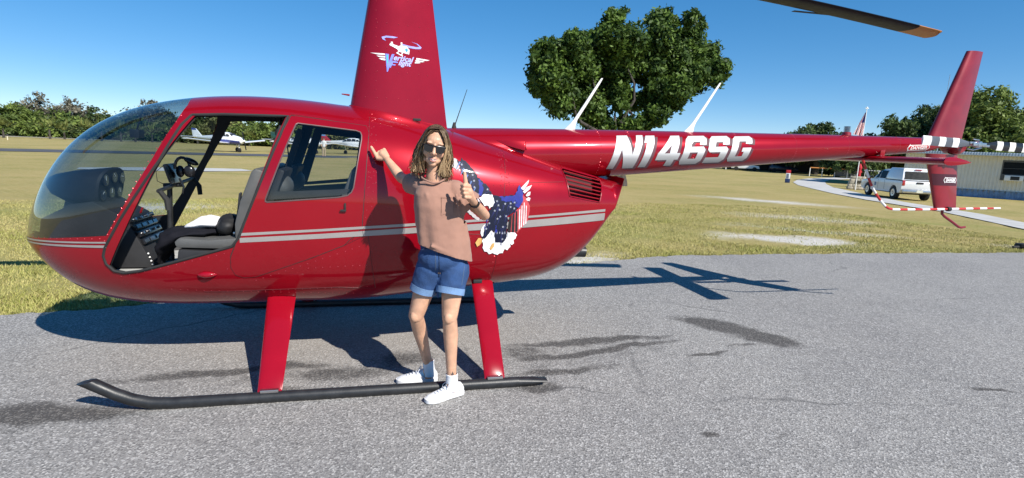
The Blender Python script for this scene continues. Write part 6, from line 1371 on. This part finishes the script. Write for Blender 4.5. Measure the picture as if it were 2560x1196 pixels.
# --- shoes and socks
SHW = pmat('white shoe leather', (.80, .80, .80), .45, var=.05, vscale=30, bump=.15, bscale=90); SOLE = pmat('white sole', (.72, .72, .73), .6, var=.06); SOCK = pmat('white sock', (.76, .77, .80), .9, var=.05, bump=.5, bscale=300); LACE = pmat('lace', (.55, .57, .62), .8)
def shoe(heel, toe, name='sneaker'):
    heel, toe = Vector(heel), Vector(toe); d = (toe-heel).normalized(); L = (toe-heel).length; sd_ = Vector((-d.y, d.x, 0))
    S = [(-.02, .020, .060, .018), (0.0, .034, .088, .012), (.05, .037, .098, .012), (.09, .036, .092, .012), (.13, .038, .074, .012), (.17, .043, .062, .012), (.21, .046, .052, .012), (.245, .040, .044, .014), (.27, .024, .034, .018), (.28, .008, .026, .02)]
    k_ = L/.27; rings = []
    for t, w, h, z0 in S:
        c = heel+d*t*k_; rr = []
        for a in range(16):
            an = 2*math.pi*a/16; cx, cz = math.cos(an), math.sin(an); px = w*math.copysign(abs(cx)**.75, cx); pz = z0+(h-z0)*(.5+.5*math.copysign(abs(cz)**.8, cz))
            if pz > .05: px *= 1-.35*(pz-.05)/.05
            rr.append(c+sd_*px+Vector((0, 0, pz)))
        rings.append(rr)
    q = MB(); q.loft(rings); sh2 = PP(q.build(name, SHW, per, angle=60))
    q = MB(); rings = []
    for t, w, h, z0 in S:
        c = heel+d*t*k_; w2 = w+.005; rings.append([c+sd_*w2*x_+Vector((0, 0, z_)) for x_, z_ in ((-1, .006), (-1.03, .018), (-1, .030), (1, .030), (1.03, .018), (1, .006))])
    q.loft(rings); q.build('sole', SOLE, sh2)
    q = MB()
    for i in range(5):
        c = heel+d*(.115+.022*i)*k_; hh = .086-.0075*i
        q.tube([c-sd_*.024+Vector((0, 0, hh-.012)), c+Vector((0, 0, hh+.004)), c+sd_*.024+Vector((0, 0, hh-.012))], .003, 6)
    c = heel+d*.10*k_; q.tube([c+Vector((0, 0, .095)), c+sd_*.03+d*.01+Vector((0, 0, .11)), c+sd_*.045+d*.03+Vector((0, 0, .085)), c+sd_*.03+d*.02+Vector((0, 0, .07))], .0028, 6); q.tube([c+Vector((0, 0, .095)), c-sd_*.02+Vector((0, 0, .108)), c-sd_*.05+d*.01+Vector((0, 0, .075)), c-sd_*.045+d*.02+Vector((0, 0, .04))], .0028, 6)
    q.build('lace', LACE, sh2)
    q = MB()
    for s in (-1, 1):
        for i in range(3): q.tube([heel+d*(.02+.03*i)*k_+sd_*s*.038+Vector((0, 0, .045)), heel+d*(.05+.03*i)*k_+sd_*s*.037+Vector((0, 0, .058)), heel+d*(.08+.035*i)*k_+sd_*s*.041+Vector((0, 0, .045))], .0025, 6)
    q.build('shoe_trim', LACE, sh2)
shoe((.425, -1.125, .006), (.19, -1.235, .006)); shoe((.275, -.885, .006), (.015, -.890, .006))
for an, c2 in (((.361, -1.152), (.368, -1.150)), ((.228, -.894), (.235, -.893))):
    q = MB(); rings = []
    for z, r in ((.055, .047), (.085, .044), (.115, .041), (.145, .0395), (.165, .041), (.168, .037)): t = (z-.05)/.12; rings.append([(c2[0]+(an[0]-c2[0])*t+r*math.cos(a), c2[1]+(an[1]-c2[1])*t+r*math.sin(a)*1.02, z) for a in [2*math.pi*k/22 for k in range(22)]])
    q.loft(rings, cap=False); PP(q.build('sock', SOCK, per))
q = MB(); cx, cy = .361, -1.152; pts = [(-.35, .195), (-.18, .178), (0, .200), (.18, .180), (.36, .198), (.2, .172), (-.2, .172)]
q.add([(cx+(.0395+.0)*math.sin(a), cy-(.0400)*math.cos(a), z) for a, z in pts], [(0, 1, 6), (1, 2, 5, 6), (2, 3, 5), (3, 4, 5)]); PP(q.build('ankle_tattoo', pmat('tattoo ink', (.10, .075, .07), .7, var=.3, vscale=80), per, smooth=False))
# --- watch
wa = (wR-eR).normalized(); wc = wR-wa*.022; PP(band('watch', wc, wa, .0275, .022, pmat('black watch strap', (.012, .012, .013), .5), per, 22, .004))
wo = [o for o in per.children if o.name.startswith('watch')][0]
fd = Vector((.75, -.35, .55)); fd = (fd-wa*fd.dot(wa)).normalized(); q = MB(); q.box(wc+fd*.031, (.026, .022, .008), rot=Matrix((wa, fd.cross(wa), fd)).transposed()); q.build('watch_face', pmat('watch glass', (.65, .65, .68), .15, coat=1), wo, bevel=.002)
# --- sunglasses
q = MB()
def lens(s):
    pr = [(.007, .012), (.062, .015), (.064, .002), (.056, -.022), (.036, -.028), (.014, -.022), (.008, -.006)]
    return [hp(s*x, .0985-.22*max(0, x-.01)**1.15, z-.002) for x, z in pr], [hp(s*x, .0945-.22*max(0, x-.01)**1.15, z-.002) for x, z in pr]
for s in (-1, 1):
    f_, b_ = lens(s); n = len(f_); q.add(f_+b_, [tuple(range(n)), tuple(range(2*n-1, n-1, -1))]+[(i, (i+1) % n, n+(i+1) % n, n+i) for i in range(n)])
sg = PP(q.build('sunglasses', pmat('dark lens', (.006, .006, .008), .06, coat=1), per, smooth=False))
q = MB(); q.tube([hp(-.062, .085, .012), hp(-.03, .096, .014), hp(0, .100, .012), hp(.03, .096, .014), hp(.062, .085, .012)], .0035, 8)
for s in (-1, 1): q.tube([hp(s*.062, .085, .010), hp(s*.074, .04, .008), hp(s*.074, -.03, .002)], .0038, 8)
q.build('frame', BLKG, sg)
# --- mouth
q = MB(); q.tube([hp(-.026, .078, -.061), hp(-.012, .0895, -.0655), hp(0, .0915, -.0665), hp(.012, .0895, -.0655), hp(.026, .078, -.061)], [.001, .003, .0034, .003, .001], 8); q.tube([hp(-.024, .077, -.0635), hp(-.011, .0875, -.0785), hp(0, .0895, -.0800), hp(.011, .0875, -.0785), hp(.024, .077, -.0635)], [.001, .0034, .004, .0034, .001], 8); PP(q.build('lips', pmat('lips', (.50, .20, .17), .4), per))
q = MB(); q.tube([hp(-.020, .0815, -.0675), hp(0, .0905, -.0725), hp(.020, .0815, -.0675)], [.002, .0045, .002], 8); PP(q.build('teeth', pmat('teeth', (.75, .72, .66), .3), per))
# --- hair: scalp cap and wavy locks
def hair_mat(name, root, tip):
    mt = pmat(name, tip, .5, spec=.35); nt = mt.node_tree; b_ = nt.nodes['Principled BSDF']; tc_2 = N(nt, 'ShaderNodeTexCoord'); sp_ = N(nt, 'ShaderNodeSeparateXYZ'); nt.links.new(tc_2.outputs['Generated'], sp_.inputs[0])
    nz = noise(nt, tc_2.outputs['Object'], 45, 3); f_ = rng(nt, math_n(nt, 'ADD', sp_.outputs[2], math_n(nt, 'MULTIPLY', nz, .35)), .55, 1.1); nt.links.new(mixc(nt, f_, tip, root), b_.inputs['Base Color']); return mt
HB = [hair_mat('dark brown hair', (.030, .018, .011), (.075, .042, .022)), hair_mat('brown hair', (.085, .052, .030), (.22, .135, .068)), hair_mat('blond streak hair', (.16, .105, .06), (.45, .31, .17))]
rs_ = np.random.RandomState(77); q = MB()
cap_ = []; nu, nv = 30, 12
for j in range(nv+1):
    ph = math.pi/2-(math.pi*.60)*j/nv
    for i in range(nu):
        a = 2*math.pi*i/nu; fx_ = math.cos(ph)*math.sin(a); fy_ = math.cos(ph)*math.cos(a); fz_ = math.sin(ph)
        front = max(0, fy_)*max(0, 1-abs(fx_)*.9); k_ = 1-.0*front
        zlow = -.03 if fy_ < .25 else .062
        p_ = (.080*fx_, -.012+.100*fy_, .030+.098*fz_)
        if fy_ > .2 and p_[2] < .094-.03*abs(fx_): p_ = (p_[0]*.88, p_[1]*.62-.004, max(p_[2], .080-.02*abs(fx_)))
        cap_.append(hp(*p_))
q.add(cap_, [(j*nu+i, j*nu+(i+1) % nu, (j+1)*nu+(i+1) % nu, (j+1)*nu+i) for j in range(nv) for i in range(nu)], 1)
for s in range(1100):
    a = rs_.uniform(-math.pi, math.pi); sgn = 1 if math.sin(a) > 0 else -1
    if abs(a) < .62: a = sgn*rs_.uniform(.62, 1.3)
    lay = rs_.rand()
    fx_, fy_ = math.sin(a), math.cos(a)
    root = Vector((.012+.02*fx_*rs_.rand(), .035*fy_+.02*rs_.uniform(-1, 1), .118+.008*lay))
    side_ = Vector((.077*fx_*(1+.08*lay), -.012+.100*fy_*(1 if fy_ < 0 else .80)*(1+.06*lay), .050+.02*rs_.rand()))
    L = rs_.uniform(.17, .245)*(1.0 if fy_ < .5 else .85)
    end = Vector((.082*fx_+rs_.normal()*.018+(.012 if fx_ > 0 else -.010), -.02+.082*fy_*(1 if fy_ < 0 else .62)+rs_.normal()*.012, .04-L))
    ph = a*2.2+rs_.normal()*2.2; wv = rs_.uniform(.004, .012); fq = rs_.uniform(8, 14); pts = []; rr = []
    for i in range(15):
        t = i/14
        if t < .30:
            u = t/.30; p_ = root.lerp(side_, u); ctr = Vector((0, -.012, .030)); dd = p_-ctr; e = math.sqrt((dd.x/.078)**2+(dd.y/.098)**2+(dd.z/.097)**2); p_ = ctr+dd*((1.03+.06*lay)/max(e, .5))
        else:
            u = (t-.30)/.70; p_ = side_.lerp(end, u)+Vector((fx_, fy_*.6, 0))*.016*math.sin(math.pi*u)
            ctr = Vector((0, -.012, .030)); dd = p_-ctr; e = math.sqrt((dd.x/.078)**2+(dd.y/.098)**2+(dd.z/.20)**2)
            if e < 1.02: p_ = ctr+dd*(1.02/max(e, .4))
            w_ = wv*u; p_ = p_+Vector((math.cos(a+1.57)*math.sin(u*fq+ph)*w_+fx_*math.cos(u*fq+ph)*w_, math.sin(u*fq+ph*1.7)*w_, 0))
        pts.append(hp(*p_)); rr.append((.0021*(1-.6*t**2)+.0004, .0015*(1-.5*t**2)+.0003))
    c_ = rs_.rand(); mi_ = 2 if (c_ > .66 or (lay > .6 and c_ > .5)) else (1 if c_ > .35 else 0)
    q.tube(pts, rr, 4, mi=mi_)
# front locks swept from the parting to both temples
for s in range(420):
    sg_ = -1 if s % 2 else 1; r0 = rs_.rand(); o_ = rs_.rand(); wv = rs_.uniform(.002, .006); ph = rs_.uniform(0, 6.3)
    P = [Vector((.012, .012+.048*r0, .125-.012*r0**1.5)), Vector((sg_*(.030+.008*o_), .022+.040*r0, .121-.013*r0)), Vector((sg_*(.057+.005*o_), .020+.036*r0, .097-.010*r0)), Vector((sg_*(.074+.005*o_), .010+.032*r0, .045-.004*r0)), Vector((sg_*(.079+.008*o_), .006+.030*r0, -.02)), Vector((sg_*(.081+.012*rs_.normal()), .005+.03*r0, -.09)), Vector((sg_*(.080+.018*rs_.normal()), .0+.03*rs_.rand(), -.14-.03*o_))]
    pts = []
    for i in range(20):
        t = i/19*(len(P)-1); k = min(int(t), len(P)-2); u = t-k; A_, B_ = P[max(k-1, 0)], P[k]; C_, D_ = P[k+1], P[min(k+2, len(P)-1)]
        p_ = .5*((2*B_)+(C_-A_)*u+(2*A_-5*B_+4*C_-D_)*u*u+(3*B_-A_-3*C_+D_)*u**3); w_ = wv*i/19; p_ = p_+Vector((math.sin(t*2.6+ph)*w_, math.cos(t*2.6+ph)*w_, 0)); pts.append(hp(*p_))
    q.tube(pts, [(.0022*(1-.5*i/19), .0016) for i in range(20)], 4, mi=(2 if s % 5 == 0 else (1 if s % 5 < 3 else 0)))
# a few locks across the forehead side and cheek on the viewer's right
for s in range(26):
    o_ = rs_.rand(); x0 = .015+.03*rs_.rand(); pts = []
    P = [(x0, .06, .108), (.045+.012*o_, .082-.01*o_, .075), (.064+.006*o_, .070, .030), (.066+.008*o_, .068+.012*rs_.rand(), -.03), (.056+.016*rs_.rand(), .070, -.085), (.072+.02*rs_.normal(), .055, -.14-.03*rs_.rand())]
    for i in range(len(P)*3):
        t = i/(len(P)*3-1)*(len(P)-1); k = min(int(t), len(P)-2); u = t-k; A_, B_ = Vector(P[k]), Vector(P[k+1]); p_ = A_.lerp(B_, u)+Vector((math.sin(t*3.2+s)*.005, 0, 0)); pts.append(hp(*p_))
    q.tube(pts, [(.0028*(1-.5*i/len(pts)), .002) for i in range(len(pts))], 6, mi=(2 if s % 3 else 1))
PP(q.build('hair', HB, per, angle=80, fix=False))

# ================================================================== small figure by the parked aircraft
pm = thing('person', 'distant person in white top and tan trousers beside the parked aircraft', 'person', (-5.35, 52.6, 0))
g = MB(); chain(g, [(-.10, 0, .05), (-.10, 0, .5), (-.08, 0, .9)], [.05, .06, .09]); chain(g, [(.10, .05, .05), (.10, .02, .5), (.08, 0, .9)], [.05, .06, .09]); chain(g, [(0, 0, .95), (0, .0, 1.2), (0, -.02, 1.4)], [.14, .14, .15]); chain(g, [(0, -.02, 1.45), (0, -.04, 1.55)], [.06, .06]); g.ell((0, -.05, 1.66), (.085, .10, .12))
for s in (-1, 1): chain(g, [(s*.18, -.02, 1.38), (s*.22, -.06, 1.12), (s*.20, -.20, .95)], [.055, .045, .035]); chain(g, [(s*.10, 0, .05), (s*.10, -.13, .04)], [.05, .04])
me = fuse(g, .02, 2); me.materials.append(SKIN); me.shade_smooth(); o = bpy.data.objects.new('body', me); COL.objects.link(o); o.parent = pm
g = MB(); chain(g, [(0, 0, .98), (0, 0, 1.2), (0, -.02, 1.38)], [.165, .165, .17]); 
for s in (-1, 1): chain(g, [(s*.15, -.02, 1.38), (s*.21, -.05, 1.2)], [.08, .075])
me = fuse(g, .025, 2); me.materials.append(FW); me.shade_smooth(); o = bpy.data.objects.new('shirt', me); COL.objects.link(o); o.parent = pm
g = MB(); chain(g, [(-.10, 0, .10), (-.10, 0, .5), (-.08, 0, .92)], [.07, .08, .12]); chain(g, [(.10, .05, .10), (.10, .02, .5), (.08, 0, .92)], [.07, .08, .12])
me = fuse(g, .025, 2); me.materials.append(pmat('tan trousers', (.45, .34, .22), .9, var=.1)); me.shade_smooth(); o = bpy.data.objects.new('trousers', me); COL.objects.link(o); o.parent = pm
g = MB(); g.ell((0, -.04, 1.70), (.09, .105, .10)); g.build('hair', HB[0], pm)
